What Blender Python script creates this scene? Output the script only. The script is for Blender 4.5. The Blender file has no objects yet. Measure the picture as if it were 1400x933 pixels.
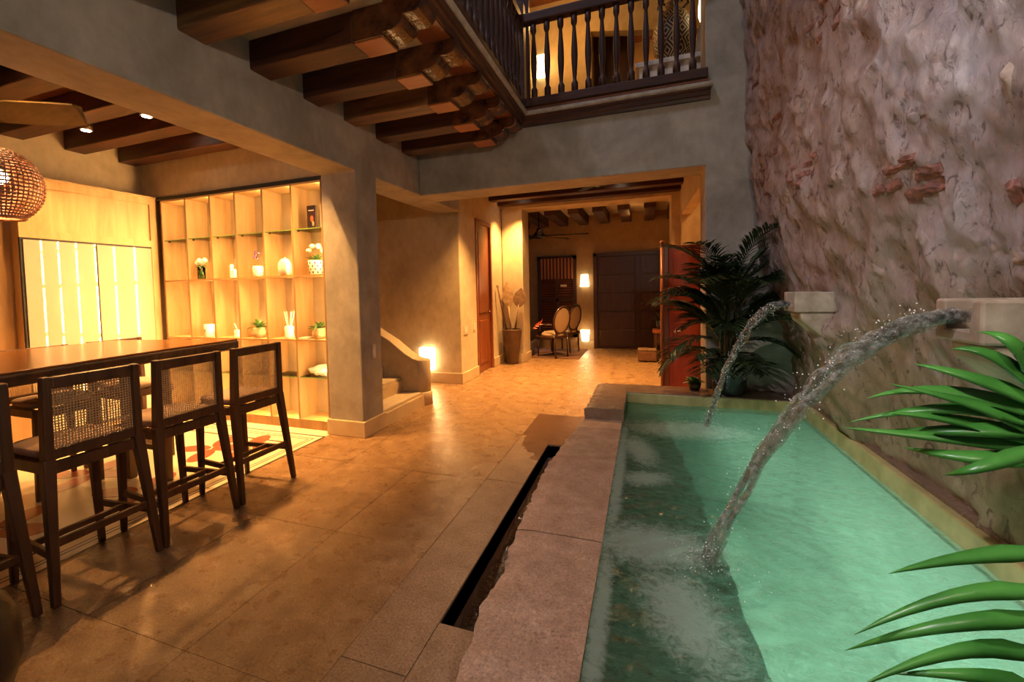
import bpy, bmesh, math, random
from mathutils import Vector, Matrix, Euler, noise
random.seed(7)
R = math.radians
PI = math.pi
scn = bpy.context.scene
col = scn.collection

# ------------------------------------------------------------------ camera
FPX = 610.29
cd = bpy.data.cameras.new('camera')
cam = bpy.data.objects.new('camera', cd)
col.objects.link(cam)
cd.sensor_fit = 'HORIZONTAL'
cd.sensor_width = 36.0
cd.lens = FPX / 1400 * 36.0
cd.shift_x = (700 - 653.33) / 1400
cd.shift_y = -(466.5 - 423.47) / 1400
cd.clip_start = 0.02
_y, _p, _r = 0.35779929, -0.04463948, -0.02367107
_f = Vector((-math.sin(_y) * math.cos(_p), math.cos(_y) * math.cos(_p), math.sin(_p)))
_rt = Vector((math.cos(_y), math.sin(_y), 0))
_up = _rt.cross(_f)
_a = _rt * math.cos(_r) + _up * math.sin(_r)
_b = _up * math.cos(_r) - _rt * math.sin(_r)
M3 = Matrix((_a, _b, -_f)).transposed()
cam.matrix_world = Matrix.Translation((0, 0, 1.4)) @ M3.to_4x4()
scn.camera = cam

# ------------------------------------------------------------------ world, exposure
w = bpy.data.worlds.new('night_sky')
scn.world = w
w.use_nodes = True
bg = w.node_tree.nodes['Background']
bg.inputs['Color'].default_value = (0.62, 0.62, 0.72, 1)
bg.inputs['Strength'].default_value = 0.10
scn.view_settings.view_transform = 'Standard'
scn.view_settings.look = 'None'
scn.view_settings.gamma = 1.0
scn.view_settings.exposure = 0.62
scn.view_settings.use_curve_mapping = False
try:
    scn.cycles.use_denoising = True
    scn.cycles.max_bounces = 8
    scn.cycles.diffuse_bounces = 4
    scn.cycles.transparent_max_bounces = 12
    scn.cycles.sample_clamp_indirect = 4.0
    scn.cycles.caustics_reflective = False
    scn.cycles.caustics_refractive = False
except Exception:
    pass

WARM = (1.0, 0.50, 0.15)
AMBER = (1.0, 0.47, 0.13)

def light(kind, name, loc, energy, color=WARM, size=0.05, target=None, spot=110, blend=0.6, sy=None):
    d = bpy.data.lights.new(name, kind)
    d.energy = energy
    d.color = color
    if kind == 'AREA':
        d.shape = 'RECTANGLE'
        d.size = size
        d.size_y = sy or size
    elif kind == 'SUN':
        d.angle = size
    else:
        d.shadow_soft_size = size
    if kind == 'SPOT':
        d.spot_size = R(spot)
        d.spot_blend = blend
    o = bpy.data.objects.new(name, d)
    col.objects.link(o)
    o.location = loc
    if target is not None:
        o.rotation_euler = (Vector(target) - Vector(loc)).to_track_quat('-Z', 'Y').to_euler()
    return o

# cool night light falling into the open courtyard
light('SUN', 'moonlight', (-.75, 0.1, 6.5), 0.55, (0.88, 0.84, 1.0), R(8), target=(1.0, 2.2, 2.2))

# ------------------------------------------------------------------ helpers
class MB:
    """collects geometry; build() makes ONE mesh object"""
    def __init__(self):
        self.v = []
        self.f = []
    def add(self, vs, fs):
        n = len(self.v)
        self.v += [tuple(x) for x in vs]
        self.f += [tuple(i + n for i in q) for q in fs]
        return self
    def box(self, x0, x1, y0, y1, z0, z1):
        vs = [(x0, y0, z0), (x1, y0, z0), (x1, y1, z0), (x0, y1, z0), (x0, y0, z1), (x1, y0, z1), (x1, y1, z1), (x0, y1, z1)]
        return self.add(vs, [(0, 3, 2, 1), (4, 5, 6, 7), (0, 1, 5, 4), (1, 2, 6, 5), (2, 3, 7, 6), (3, 0, 4, 7)])
    def prism(self, pts, axis, a, b):
        """2D outline (counter-clockwise or not) extruded along axis from a to b"""
        n = len(pts)
        def p(q, t):
            return (t, q[0], q[1]) if axis == 'x' else ((q[0], t, q[1]) if axis == 'y' else (q[0], q[1], t))
        vs = [p(q, a) for q in pts] + [p(q, b) for q in pts]
        fs = [tuple(range(n)), tuple(range(2 * n - 1, n - 1, -1))]
        fs += [(i, i + n, (i + 1) % n + n, (i + 1) % n) for i in range(n)]
        return self.add(vs, fs)
    def beam(self, p, q, w0, h0, w1=None, h1=None, up=(0, 0, 1)):
        """tapered rectangular bar from p to q"""
        p, q = Vector(p), Vector(q)
        w1 = w0 if w1 is None else w1
        h1 = h0 if h1 is None else h1
        d = (q - p).normalized()
        s = d.cross(Vector(up))
        if s.length < 1e-4:
            s = d.cross(Vector((1, 0, 0)))
        s.normalize()
        u = s.cross(d)
        vs = []
        for c, ww, hh in ((p, w0, h0), (q, w1, h1)):
            for a, b in ((-1, -1), (1, -1), (1, 1), (-1, 1)):
                vs.append(c + s * a * ww / 2 + u * b * hh / 2)
        return self.add(vs, [(0, 1, 2, 3), (7, 6, 5, 4), (0, 4, 5, 1), (1, 5, 6, 2), (2, 6, 7, 3), (3, 7, 4, 0)])
    def lathe(self, prof, c=(0, 0, 0), n=20, cap=True, sx=1, sy=1):
        vs, fs = [], []
        m = len(prof)
        for r, z in prof:
            for k in range(n):
                t = 2 * PI * k / n
                vs.append((c[0] + r * sx * math.cos(t), c[1] + r * sy * math.sin(t), c[2] + z))
        for i in range(m - 1):
            for k in range(n):
                fs.append((i * n + k, i * n + (k + 1) % n, (i + 1) * n + (k + 1) % n, (i + 1) * n + k))
        if cap:
            fs.append(tuple(range(n - 1, -1, -1)))
            fs.append(tuple(range((m - 1) * n, m * n)))
        return self.add(vs, fs)
    def tube(self, pts, rad, n=8, cap=True, flat=1.0):
        pts = [Vector(p) for p in pts]
        rs = rad if isinstance(rad, (list, tuple)) else [rad] * len(pts)
        vs, fs = [], []
        last = None
        for i, p in enumerate(pts):
            d = (pts[min(i + 1, len(pts) - 1)] - pts[max(i - 1, 0)]).normalized()
            if last is None:
                s = d.cross(Vector((0, 0, 1)))
                if s.length < 1e-3:
                    s = d.cross(Vector((1, 0, 0)))
            else:
                s = last - d * last.dot(d)
            s.normalize()
            last = s
            u = s.cross(d)
            for k in range(n):
                t = 2 * PI * k / n
                vs.append(p + s * math.cos(t) * rs[i] + u * math.sin(t) * rs[i] * flat)
        for i in range(len(pts) - 1):
            for k in range(n):
                fs.append((i * n + k, i * n + (k + 1) % n, (i + 1) * n + (k + 1) % n, (i + 1) * n + k))
        if cap:
            fs.append(tuple(range(n - 1, -1, -1)))
            fs.append(tuple(range((len(pts) - 1) * n, len(pts) * n)))
        return self.add(vs, fs)
    def ball(self, c, r, sx=1, sy=1, sz=1, n=10, m=6):
        prof = [(r * math.sin(PI * i / m) + 1e-5, -r * math.cos(PI * i / m)) for i in range(m + 1)]
        k = len(self.v)
        self.lathe(prof, (0, 0, 0), n, True)
        for i in range(k, len(self.v)):
            x, y, z = self.v[i]
            self.v[i] = (c[0] + x * sx, c[1] + y * sy, c[2] + z * sz)
        return self
    def strip(self, pts, widths, normal, thick=0.002):
        """leaf blade along pts, folded a little along its midrib"""
        pts = [Vector(p) for p in pts]
        nrm = Vector(normal).normalized()
        vs, fs = [], []
        for i, p in enumerate(pts):
            d = (pts[min(i + 1, len(pts) - 1)] - pts[max(i - 1, 0)]).normalized()
            s = d.cross(nrm)
            s.normalize()
            u = s.cross(d)
            ww = widths[i]
            vs += [p - s * ww / 2 + u * ww * .18, p - u * thick, p + s * ww / 2 + u * ww * .18, p + u * thick]
        for i in range(len(pts) - 1):
            a, b = i * 4, i * 4 + 4
            for k in range(4):
                fs.append((a + k, a + (k + 1) % 4, b + (k + 1) % 4, b + k))
        return self.add(vs, fs)
    def build(self, name, mat, parent=None, smooth=False, bevel=0.0, world=False, jitter=0.0, fix=True):
        me = bpy.data.meshes.new(name)
        me.from_pydata(self.v, [], self.f)
        if fix:
            bm = bmesh.new()
            bm.from_mesh(me)
            bmesh.ops.recalc_face_normals(bm, faces=bm.faces)
            bm.to_mesh(me)
            bm.free()
        if parent is not None and world:
            off = -Vector(parent.location)
            if parent.parent is not None:
                off -= Vector(parent.parent.location)
            me.transform(Matrix.Translation(off))
        if smooth:
            for p in me.polygons:
                p.use_smooth = True
        me.materials.append(mat)
        o = bpy.data.objects.new(name, me)
        col.objects.link(o)
        if parent is not None:
            o.parent = parent
        if bevel:
            b = o.modifiers.new('bevel', 'BEVEL')
            b.width = bevel
            b.segments = 2
            b.limit_method = 'ANGLE'
        return o

def tag(o, label=None, cat=None, group=None, kind=None):
    if label: o['label'] = label
    if cat: o['category'] = cat
    if group: o['group'] = group
    if kind: o['kind'] = kind
    return o

def thing(name, label, cat, loc=(0, 0, 0), rz=0, group=None, kind=None):
    o = bpy.data.objects.new(name, None)
    o.empty_display_size = 0.1
    col.objects.link(o)
    o.location = loc
    o.rotation_euler = (0, 0, rz)
    return tag(o, label, cat, group, kind)

def copy_tree(o, parent=None):
    c = o.copy()
    col.objects.link(c)
    c.parent = parent
    for ch in list(o.children):
        copy_tree(ch, c)
    return c

def struct(o, label, cat):
    return tag(o, label, cat, kind='structure')

# ------------------------------------------------------------------ materials
def nodes(name):
    m = bpy.data.materials.new(name)
    m.use_nodes = True
    nt = m.node_tree
    return m, nt, nt.nodes['Principled BSDF']

def L(nt, a, b):
    nt.links.new(a, b)

def ramp(nt, fac, stops):
    r = nt.nodes.new('ShaderNodeValToRGB')
    e = r.color_ramp.elements
    while len(e) < len(stops):
        e.new(0.5)
    for i, (p, c) in enumerate(stops):
        e[i].position = p
        e[i].color = (*c, 1) if len(c) == 3 else c
    L(nt, fac, r.inputs['Fac'])
    return r.outputs['Color']

def tex(nt, scale, detail=4, rough=0.55, stretch=(1, 1, 1), dist=0.0, coord='Object', loc=(0, 0, 0)):
    tc = nt.nodes.new('ShaderNodeTexCoord')
    mp = nt.nodes.new('ShaderNodeMapping')
    mp.inputs['Scale'].default_value = stretch
    mp.inputs['Location'].default_value = loc
    L(nt, tc.outputs[coord], mp.inputs['Vector'])
    n = nt.nodes.new('ShaderNodeTexNoise')
    n.inputs['Scale'].default_value = scale
    n.inputs['Detail'].default_value = detail
    n.inputs['Roughness'].default_value = rough
    n.inputs['Distortion'].default_value = dist
    L(nt, mp.outputs['Vector'], n.inputs['Vector'])
    return n.outputs['Fac']

def bump(nt, bs, h, strength, dist=0.01):
    b = nt.nodes.new('ShaderNodeBump')
    b.inputs['Strength'].default_value = strength
    b.inputs['Distance'].default_value = dist
    L(nt, h, b.inputs['Height'])
    L(nt, b.outputs['Normal'], bs.inputs['Normal'])

def noisy(name, c1, c2, scale=5, rough=0.6, bmp=0.2, bscale=60, metallic=0, detail=5, lo=0.35, hi=0.65, stretch=(1, 1, 1), bdist=0.004, spec=None):
    m, nt, bs = nodes(name)
    f = tex(nt, scale, detail, stretch=stretch)
    L(nt, ramp(nt, f, [(lo, c1), (hi, c2)]), bs.inputs['Base Color'])
    bs.inputs['Roughness'].default_value = rough
    bs.inputs['Metallic'].default_value = metallic
    if spec is not None:
        bs.inputs['Specular IOR Level'].default_value = spec
    if bmp:
        bump(nt, bs, tex(nt, bscale, 4, stretch=stretch), bmp, bdist)
    return m

def plain(name, c, rough=0.5, metallic=0.0):
    return noisy(name, tuple(x * .9 for x in c), tuple(min(1, x * 1.1) for x in c), 8, rough, 0.05, 80, metallic)

def wood(name, c1, c2, axis='x', rough=0.45, scale=3.0, bmp=0.15, stretch=9):
    m, nt, bs = nodes(name)
    s = {'x': (1, stretch, stretch), 'y': (stretch, 1, stretch), 'z': (stretch, stretch, 1)}[axis]
    f = tex(nt, scale, 6, 0.6, s, 0.6)
    L(nt, ramp(nt, f, [(0.3, c1), (0.7, c2)]), bs.inputs['Base Color'])
    bs.inputs['Roughness'].default_value = rough
    bump(nt, bs, tex(nt, scale * 4, 5, 0.6, s), bmp, 0.003)
    return m

def emit(name, c, strength):
    m, nt, bs = nodes(name)
    bs.inputs['Base Color'].default_value = (*c, 1)
    bs.inputs['Emission Color'].default_value = (*c, 1)
    bs.inputs['Emission Strength'].default_value = strength
    return m

def plaster(name, c1, c2, c3, rough=0.75):
    m, nt, bs = nodes(name)
    f = tex(nt, 2.2, 8, 0.62, dist=0.5)
    f2 = tex(nt, 13, 6, 0.6, stretch=(1, 1, .6))
    mx = nt.nodes.new('ShaderNodeMix')
    mx.data_type = 'RGBA'
    mx.blend_type = 'MULTIPLY'
    mx.inputs['Factor'].default_value = 0.55
    L(nt, ramp(nt, f, [(0.32, c1), (0.5, c2), (0.68, c3)]), mx.inputs['A'])
    L(nt, ramp(nt, f2, [(0.3, (.72, .72, .72)), (0.62, (1, 1, 1))]), mx.inputs['B'])
    L(nt, mx.outputs['Result'], bs.inputs['Base Color'])
    bs.inputs['Roughness'].default_value = rough
    bump(nt, bs, tex(nt, 22, 6, 0.65), 0.16, 0.012)
    return m

M = {}
M['plaster'] = plaster('grey_plaster', (.25, .22, .175), (.34, .30, .245), (.42, .375, .31))
M['cream'] = plaster('cream_plaster', (.52, .41, .25), (.60, .48, .31), (.66, .54, .36), 0.7)
M['ochre'] = plaster('ochre_plaster', (.44, .33, .19), (.52, .40, .24), (.60, .48, .30), 0.6)
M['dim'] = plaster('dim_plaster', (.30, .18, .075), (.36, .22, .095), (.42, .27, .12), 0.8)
M['base_stone'] = noisy('baseboard_stone', (.50, .36, .20), (.62, .47, .28), 4, 0.5, 0.1, 40)

def stone_mat(name, c1, c2, c3, rough=0.42, wet=False, pit=0.5):
    m, nt, bs = nodes(name)
    f = tex(nt, 7.5, 10, 0.74, coord='Object')
    c = ramp(nt, f, [(0.30, c1), (0.5, c2), (0.7, c3)])
    v = tex(nt, 95, 5, 0.8)
    pits = ramp(nt, v, [(0.36, (.25, .21, .18)), (0.47, (.92, .92, .92)), (0.55, (1, 1, 1)), (0.66, (1.8, 1.75, 1.65))])
    mx = nt.nodes.new('ShaderNodeMix')
    mx.data_type = 'RGBA'
    mx.blend_type = 'MULTIPLY'
    mx.inputs['Factor'].default_value = pit
    L(nt, c, mx.inputs['A'])
    L(nt, pits, mx.inputs['B'])
    src = mx.outputs['Result']
    rgh = tex(nt, 9, 5)
    if wet:
        tc_ = nt.nodes.new('ShaderNodeTexCoord')
        dp = nt.nodes.new('ShaderNodeVectorMath')
        dp.operation = 'DOT_PRODUCT'
        L(nt, tc_.outputs['Object'], dp.inputs[0])
        dp.inputs[1].default_value = (2.2, 1.0, 0)
        ma = nt.nodes.new('ShaderNodeMath')
        ma.operation = 'MULTIPLY_ADD'
        L(nt, tex(nt, 3.0, 6, 0.65), ma.inputs[0])
        ma.inputs[1].default_value = 0.9
        L(nt, dp.outputs['Value'], ma.inputs[2])
        mb_ = nt.nodes.new('ShaderNodeMath')
        mb_.operation = 'MULTIPLY_ADD'
        L(nt, ma.outputs[0], mb_.inputs[0])
        mb_.inputs[1].default_value = 0.5
        mb_.inputs[2].default_value = 0.5 - 0.5 * (4.1 - 2.42 + .45)
        wv = mb_.outputs[0]
        wr = ramp(nt, wv, [(0.47, (1, 1, 1)), (0.50, (.48, .38, .33))])
        m2 = nt.nodes.new('ShaderNodeMix')
        m2.data_type = 'RGBA'
        m2.blend_type = 'MULTIPLY'
        m2.inputs['Factor'].default_value = 1.0
        L(nt, src, m2.inputs['A'])
        L(nt, wr, m2.inputs['B'])
        src = m2.outputs['Result']
        rr = ramp(nt, wv, [(0.47, (rough,) * 3), (0.50, (.16,) * 3)])
        L(nt, rr, bs.inputs['Roughness'])
    else:
        L(nt, ramp(nt, rgh, [(0.3, (rough - .1,) * 3), (0.7, (rough + .12,) * 3)]), bs.inputs['Roughness'])
    L(nt, src, bs.inputs['Base Color'])
    bump(nt, bs, v, 0.45, 0.006)
    return m

M['floor'] = stone_mat('travertine_floor', (.165, .082, .036), (.29, .168, .08), (.43, .28, .15), 0.30, False, 0.9)
M['kerb'] = stone_mat('wet_kerb_stone', (.20, .115, .06), (.28, .175, .098), (.36, .235, .14), 0.36, True, 0.8)
M['coping'] = stone_mat('coping_stone', (.24, .135, .082), (.345, .212, .138), (.46, .305, .208), 0.40, False, 0.7)
M['coping_wet'] = stone_mat('wet_coping_stone', (.15, .09, .055), (.20, .125, .08), (.26, .17, .11), 0.16, False, 0.5)
M['curb'] = noisy('mossy_curb', (.30, .25, .09), (.44, .36, .15), 7, 0.5, 0.3, 30)
M['grout'] = plain('grout', (.20, .13, .075), 0.8)
M['channel'] = noisy('wet_channel_stone', (.15, .085, .055), (.28, .17, .11), 6, 0.25, 0.2, 30)
M['beam'] = wood('dark_beam', (.018, .006, .003), (.085, .024, .007), 'x', 0.55, 2.2, 0.4)
M['beam2'] = wood('split_beam', (.045, .018, .007), (.22, .11, .035), 'x', 0.4, 1.6, 0.5)
M['beam_end'] = noisy('varnished_beam_end', (.020, .007, .004), (.11, .036, .012), 9, 0.18, 0.5, 25, bdist=0.01)
M['beam_pad'] = wood('lit_beam_wood', (.26, .075, .018), (.36, .12, .03), 'x', 0.35)  # orange is warm light from below, put into the wood colour
M['beamy'] = wood('dark_beam_lengthwise', (.03, .012, .006), (.10, .042, .016), 'y', 0.6, 2.2, 0.3)
M['redboard'] = wood('red_board', (.10, .028, .010), (.20, .06, .02), 'y', 0.4)
M['rail'] = wood('rail_wood', (.022, .006, .003), (.08, .021, .007), 'x', 0.5)
M['railz'] = wood('turned_wood', (.018, .005, .003), (.065, .016, .006), 'z', 0.55)
M['ledge'] = noisy('weathered_ledge', (.30, .24, .19), (.45, .38, .31), 12, 0.6, 0.3, 40)
M['oak'] = wood('light_oak', (.50, .31, .12), (.72, .49, .23), 'z', 0.45, 1.2, 0.08, 7)
M['oakh'] = wood('light_oak_board', (.50, .31, .12), (.70, .48, .22), 'x', 0.45, 1.2, 0.08, 7)
M['oakdark'] = wood('brown_oak', (.26, .14, .05), (.40, .23, .09), 'z', 0.5, 1.4, 0.1, 6)
M['backboard'] = noisy('pale_backboard', (.46, .36, .20), (.55, .44, .27), 3, 0.6, 0.05)
M['blackline'] = plain('black_trim', (.012, .009, .007), 0.4)
M['stool'] = wood('walnut', (.045, .016, .006), (.12, .046, .018), 'z', 0.38, 2.5, 0.12)
M['fabric'] = noisy('seat_fabric', (.34, .23, .17), (.42, .29, .22), 120, 0.9, 0.3, 300)
M['cane'] = noisy('cane', (.42, .26, .12), (.56, .37, .18), 40, 0.5, 0.1)
M['table'] = wood('table_slab', (.10, .038, .012), (.22, .09, .03), 'y', 0.20, 1.6, 0.06, 6)
M['liveedge'] = noisy('dark_live_edge', (.014, .006, .003), (.06, .022, .009), 14, 0.5, 0.6, 30, bdist=.01)
M['tile'] = noisy('cement_tile', (.70, .60, .42), (.80, .70, .52), 3, 0.28, 0.03)
M['petal'] = noisy('red_cement', (.27, .06, .035), (.36, .09, .05), 6, 0.3, 0.03)
M['white'] = plain('white_ceramic', (.75, .68, .58), 0.35)
M['offwhite'] = plain('white_petals', (.80, .76, .66), 0.6)
M['leaf'] = noisy('leaf_green', (.05, .13, .03), (.12, .25, .06), 12, 0.4, 0.1)
M['basket'] = noisy('basket_weave', (.38, .24, .11), (.55, .38, .20), 60, 0.8, 0.6, 120)
M['purple'] = plain('purple_petals', (.28, .12, .42), 0.6)
M['book'] = noisy('dark_book', (.015, .01, .01), (.05, .02, .02), 6, 0.4, 0.0)
M['rattan'] = noisy('rattan', (.20, .075, .035), (.42, .19, .10), 30, 0.5, 0.3, 80)
M['black'] = plain('black_metal', (.012, .010, .009), 0.35)
M['olive'] = wood('fan_blade', (.10, .065, .025), (.16, .10, .04), 'x', 0.4)
M['bronze'] = plain('bronze', (.10, .06, .03), 0.35, 0.6)
M['darkwood'] = wood('dark_door_wood', (.032, .012, .006), (.075, .028, .012), 'z', 0.35)
M['reddoor'] = wood('red_brown_door', (.17, .045, .014), (.27, .08, .026), 'z', 0.35, 2.0)
M['redpanel'] = noisy('red_lacquer', (.36, .045, .012), (.46, .075, .02), 3, 0.5, 0.08, 30, stretch=(5, 5, 1))
M['pot'] = noisy('brown_glazed_pot', (.06, .03, .015), (.12, .06, .03), 6, 0.28, 0.1, 30)
M['paddle'] = noisy('carved_wood', (.26, .16, .08), (.42, .28, .15), 12, 0.6, 0.4, 50)
M['paddle2'] = noisy('carved_dark_wood', (.12, .065, .03), (.24, .14, .07), 12, 0.6, 0.4, 50)
M['cushion'] = noisy('beige_upholstery', (.40, .28, .17), (.50, .36, .22), 80, 0.85, 0.2, 200)
M['heliconia'] = plain('orange_bracts', (.75, .10, .03), 0.4)
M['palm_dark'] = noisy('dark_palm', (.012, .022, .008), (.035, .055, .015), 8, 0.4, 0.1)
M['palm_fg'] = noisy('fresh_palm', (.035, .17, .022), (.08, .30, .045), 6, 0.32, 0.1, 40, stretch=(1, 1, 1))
M['palm_stem'] = plain('palm_stem', (.30, .30, .08), 0.45)
M['rug'] = noisy('brown_rug', (.10, .04, .02), (.17, .08, .04), 30, 0.95, 0.3, 200)
M['switch'] = plain('switch_plate', (.62, .50, .36), 0.4)
M['lampglass'] = emit('lamp_glass', (1.0, .80, .45), 5.0)
M['lampglass2'] = emit('sconce_glass', (1.0, .82, .50), 3.5)
M['spotglass'] = emit('spot_glass', (1.0, .85, .6), 30.0)
M['led'] = emit('warm_led', (1.0, .58, .22), 70.0)
M['darkstone'] = noisy('dark_stone', (.010, .009, .010), (.035, .03, .03), 9, 0.3, 0.5, 20)
M['upwall'] = plaster('yellow_plaster', (.50, .35, .15), (.56, .40, .18), (.60, .44, .21), 0.8)
M['brick'] = noisy('old_brick', (.13, .055, .042), (.27, .13, .10), 30, 0.85, 0.6, 60)
M['stonepiece'] = noisy('rubble_stone', (.34, .25, .17), (.52, .42, .32), 14, 0.85, 0.7, 40)

# glass
def glass_mat(name, tint, rough=0.02):
    m = bpy.data.materials.new(name)
    m.use_nodes = True
    nt = m.node_tree
    nt.nodes.remove(nt.nodes['Principled BSDF'])
    out = nt.nodes['Material Output']
    tr = nt.nodes.new('ShaderNodeBsdfTransparent')
    tr.inputs['Color'].default_value = (*tint, 1)
    gl = nt.nodes.new('ShaderNodeBsdfGlossy')
    gl.inputs['Roughness'].default_value = rough
    fr = nt.nodes.new('ShaderNodeFresnel')
    fr.inputs['IOR'].default_value = 1.4
    mx = nt.nodes.new('ShaderNodeMixShader')
    L(nt, fr.outputs['Fac'], mx.inputs['Fac'])
    L(nt, tr.outputs['BSDF'], mx.inputs[1])
    L(nt, gl.outputs['BSDF'], mx.inputs[2])
    L(nt, mx.outputs['Shader'], out.inputs['Surface'])
    return m
M['glass'] = glass_mat('clear_glass', (.90, .95, .85))
M['glass_edge'] = plain('green_glass_edge', (.20, .34, .08), 0.15)

# lacquered glass doors with fine ripples
m, nt, bs = nodes('lacquered_glass')
L(nt, ramp(nt, tex(nt, 1.2, 2), [(0.3, (.50, .42, .29)), (0.7, (.56, .475, .335))]), bs.inputs['Base Color'])
bs.inputs['Roughness'].default_value = 0.25
bs.inputs['Coat Weight'].default_value = 1.0
bs.inputs['Coat IOR'].default_value = 1.9
bs.inputs['Coat Roughness'].default_value = 0.012
M['lacquer'] = m

# woven vase pattern (diamond fret in black and cream)
m, nt, bs = nodes('fret_pattern')
tc = nt.nodes.new('ShaderNodeTexCoord')
sep = nt.nodes.new('ShaderNodeSeparateXYZ')
L(nt, tc.outputs['Object'], sep.inputs[0])
def mth(op, a, b=None, v=None):
    n = nt.nodes.new('ShaderNodeMath')
    n.operation = op
    for i, s in enumerate((a, b)):
        if s is None: continue
        if isinstance(s, (int, float)): n.inputs[i].default_value = s
        else: L(nt, s, n.inputs[i])
    return n.outputs[0]
ang = mth('ARCTAN2', sep.outputs['Y'], sep.outputs['X'])
u = mth('MULTIPLY', ang, 8 / (2 * PI))
v = mth('MULTIPLY', sep.outputs['Z'], 5.0)
du = mth('ABSOLUTE', mth('SUBTRACT', mth('FRACT', u), 0.5))
dv = mth('ABSOLUTE', mth('SUBTRACT', mth('FRACT', v), 0.5))
sm = mth('FRACT', mth('MULTIPLY', mth('ADD', du, dv), 4.0))
L(nt, ramp(nt, sm, [(0.55, (.012, .010, .008)), (0.58, (.48, .32, .15))]), bs.inputs['Base Color'])
bs.inputs['Roughness'].default_value = 0.5
M['fret'] = m

# striped valance
m, nt, bs = nodes('striped_cloth')
tc = nt.nodes.new('ShaderNodeTexCoord')
wv = nt.nodes.new('ShaderNodeTexWave')
wv.inputs['Scale'].default_value = 4.0
wv.inputs['Distortion'].default_value = 0.0
L(nt, tc.outputs['Object'], wv.inputs['Vector'])
L(nt, ramp(nt, wv.outputs['Fac'], [(0.4, (.06, .02, .015)), (0.6, (.36, .14, .07))]), bs.inputs['Base Color'])
bs.inputs['Roughness'].default_value = 0.9
M['stripe'] = m

# rough old wall
m, nt, bs = nodes('old_rubble_plaster')
f1 = tex(nt, 1.3, 7, 0.6, (1, 1, .8), 0.8)
f2 = tex(nt, 5.0, 8, 0.65, (1, 1, .5), 0.5)
f3 = tex(nt, 2.3, 6, 0.6, loc=(5, 2, 9))
cA = ramp(nt, f2, [(0.25, (.22, .135, .105)), (0.42, (.42, .29, .235)), (0.56, (.52, .40, .345)), (0.75, (.62, .53, .49))])
cB = ramp(nt, f2, [(0.25, (.20, .125, .055)), (0.45, (.34, .235, .125)), (0.7, (.46, .35, .21))])
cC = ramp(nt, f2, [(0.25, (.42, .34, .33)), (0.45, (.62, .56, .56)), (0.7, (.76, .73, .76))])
def mixc(fac, a, b):
    q = nt.nodes.new('ShaderNodeMix')
    q.data_type = 'RGBA'
    L(nt, fac, q.inputs['Factor'])
    L(nt, a, q.inputs['A'])
    L(nt, b, q.inputs['B'])
    return q.outputs['Result']
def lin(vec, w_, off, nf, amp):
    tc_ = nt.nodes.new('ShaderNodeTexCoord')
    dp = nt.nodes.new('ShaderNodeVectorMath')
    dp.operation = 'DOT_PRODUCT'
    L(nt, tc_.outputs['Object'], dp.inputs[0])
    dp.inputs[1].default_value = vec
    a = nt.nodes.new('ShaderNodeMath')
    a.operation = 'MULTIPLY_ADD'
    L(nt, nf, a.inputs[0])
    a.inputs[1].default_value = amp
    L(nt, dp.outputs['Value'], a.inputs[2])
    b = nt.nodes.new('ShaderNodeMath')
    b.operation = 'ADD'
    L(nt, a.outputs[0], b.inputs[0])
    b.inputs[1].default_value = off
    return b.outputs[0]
# cool lamp light painted as whitish patches toward the near upper part
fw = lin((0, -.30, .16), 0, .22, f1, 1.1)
fo = lin((0, -.02, -.55), 0, .62, f3, 1.0)  # ochre stain with the pool's glow put into its colour
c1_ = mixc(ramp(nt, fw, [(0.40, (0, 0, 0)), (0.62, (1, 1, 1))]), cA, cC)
wres = mixc(ramp(nt, fo, [(0.36, (0, 0, 0)), (0.62, (1, 1, 1))]), c1_, cB)
mx2 = nt.nodes.new('ShaderNodeMix')
mx2.data_type = 'RGBA'
mx2.blend_type = 'MULTIPLY'
mx2.inputs['Factor'].default_value = 0.8
L(nt, wres, mx2.inputs['A'])
L(nt, ramp(nt, tex(nt, 17, 6, 0.7, (1, 1, .6), 1.0), [(0.36, (.28, .21, .18)), (0.44, (1, 1, 1))]), mx2.inputs['B'])
L(nt, mx2.outputs['Result'], bs.inputs['Base Color'])
bs.inputs['Roughness'].default_value = 0.82
bump(nt, bs, tex(nt, 24, 9, 0.75, (1, 1, .7), 0.6), 1.0, 0.045)
M['rubble'] = m

# pool
M['basin'] = noisy('turquoise_basin', (.26, .42, .33), (.36, .52, .42), 3, 0.6, 0.1, 20)
M['bench'] = noisy('dark_green_stone', (.045, .050, .010), (.085, .090, .022), 5, 0.6, 0.2, 30)

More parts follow.
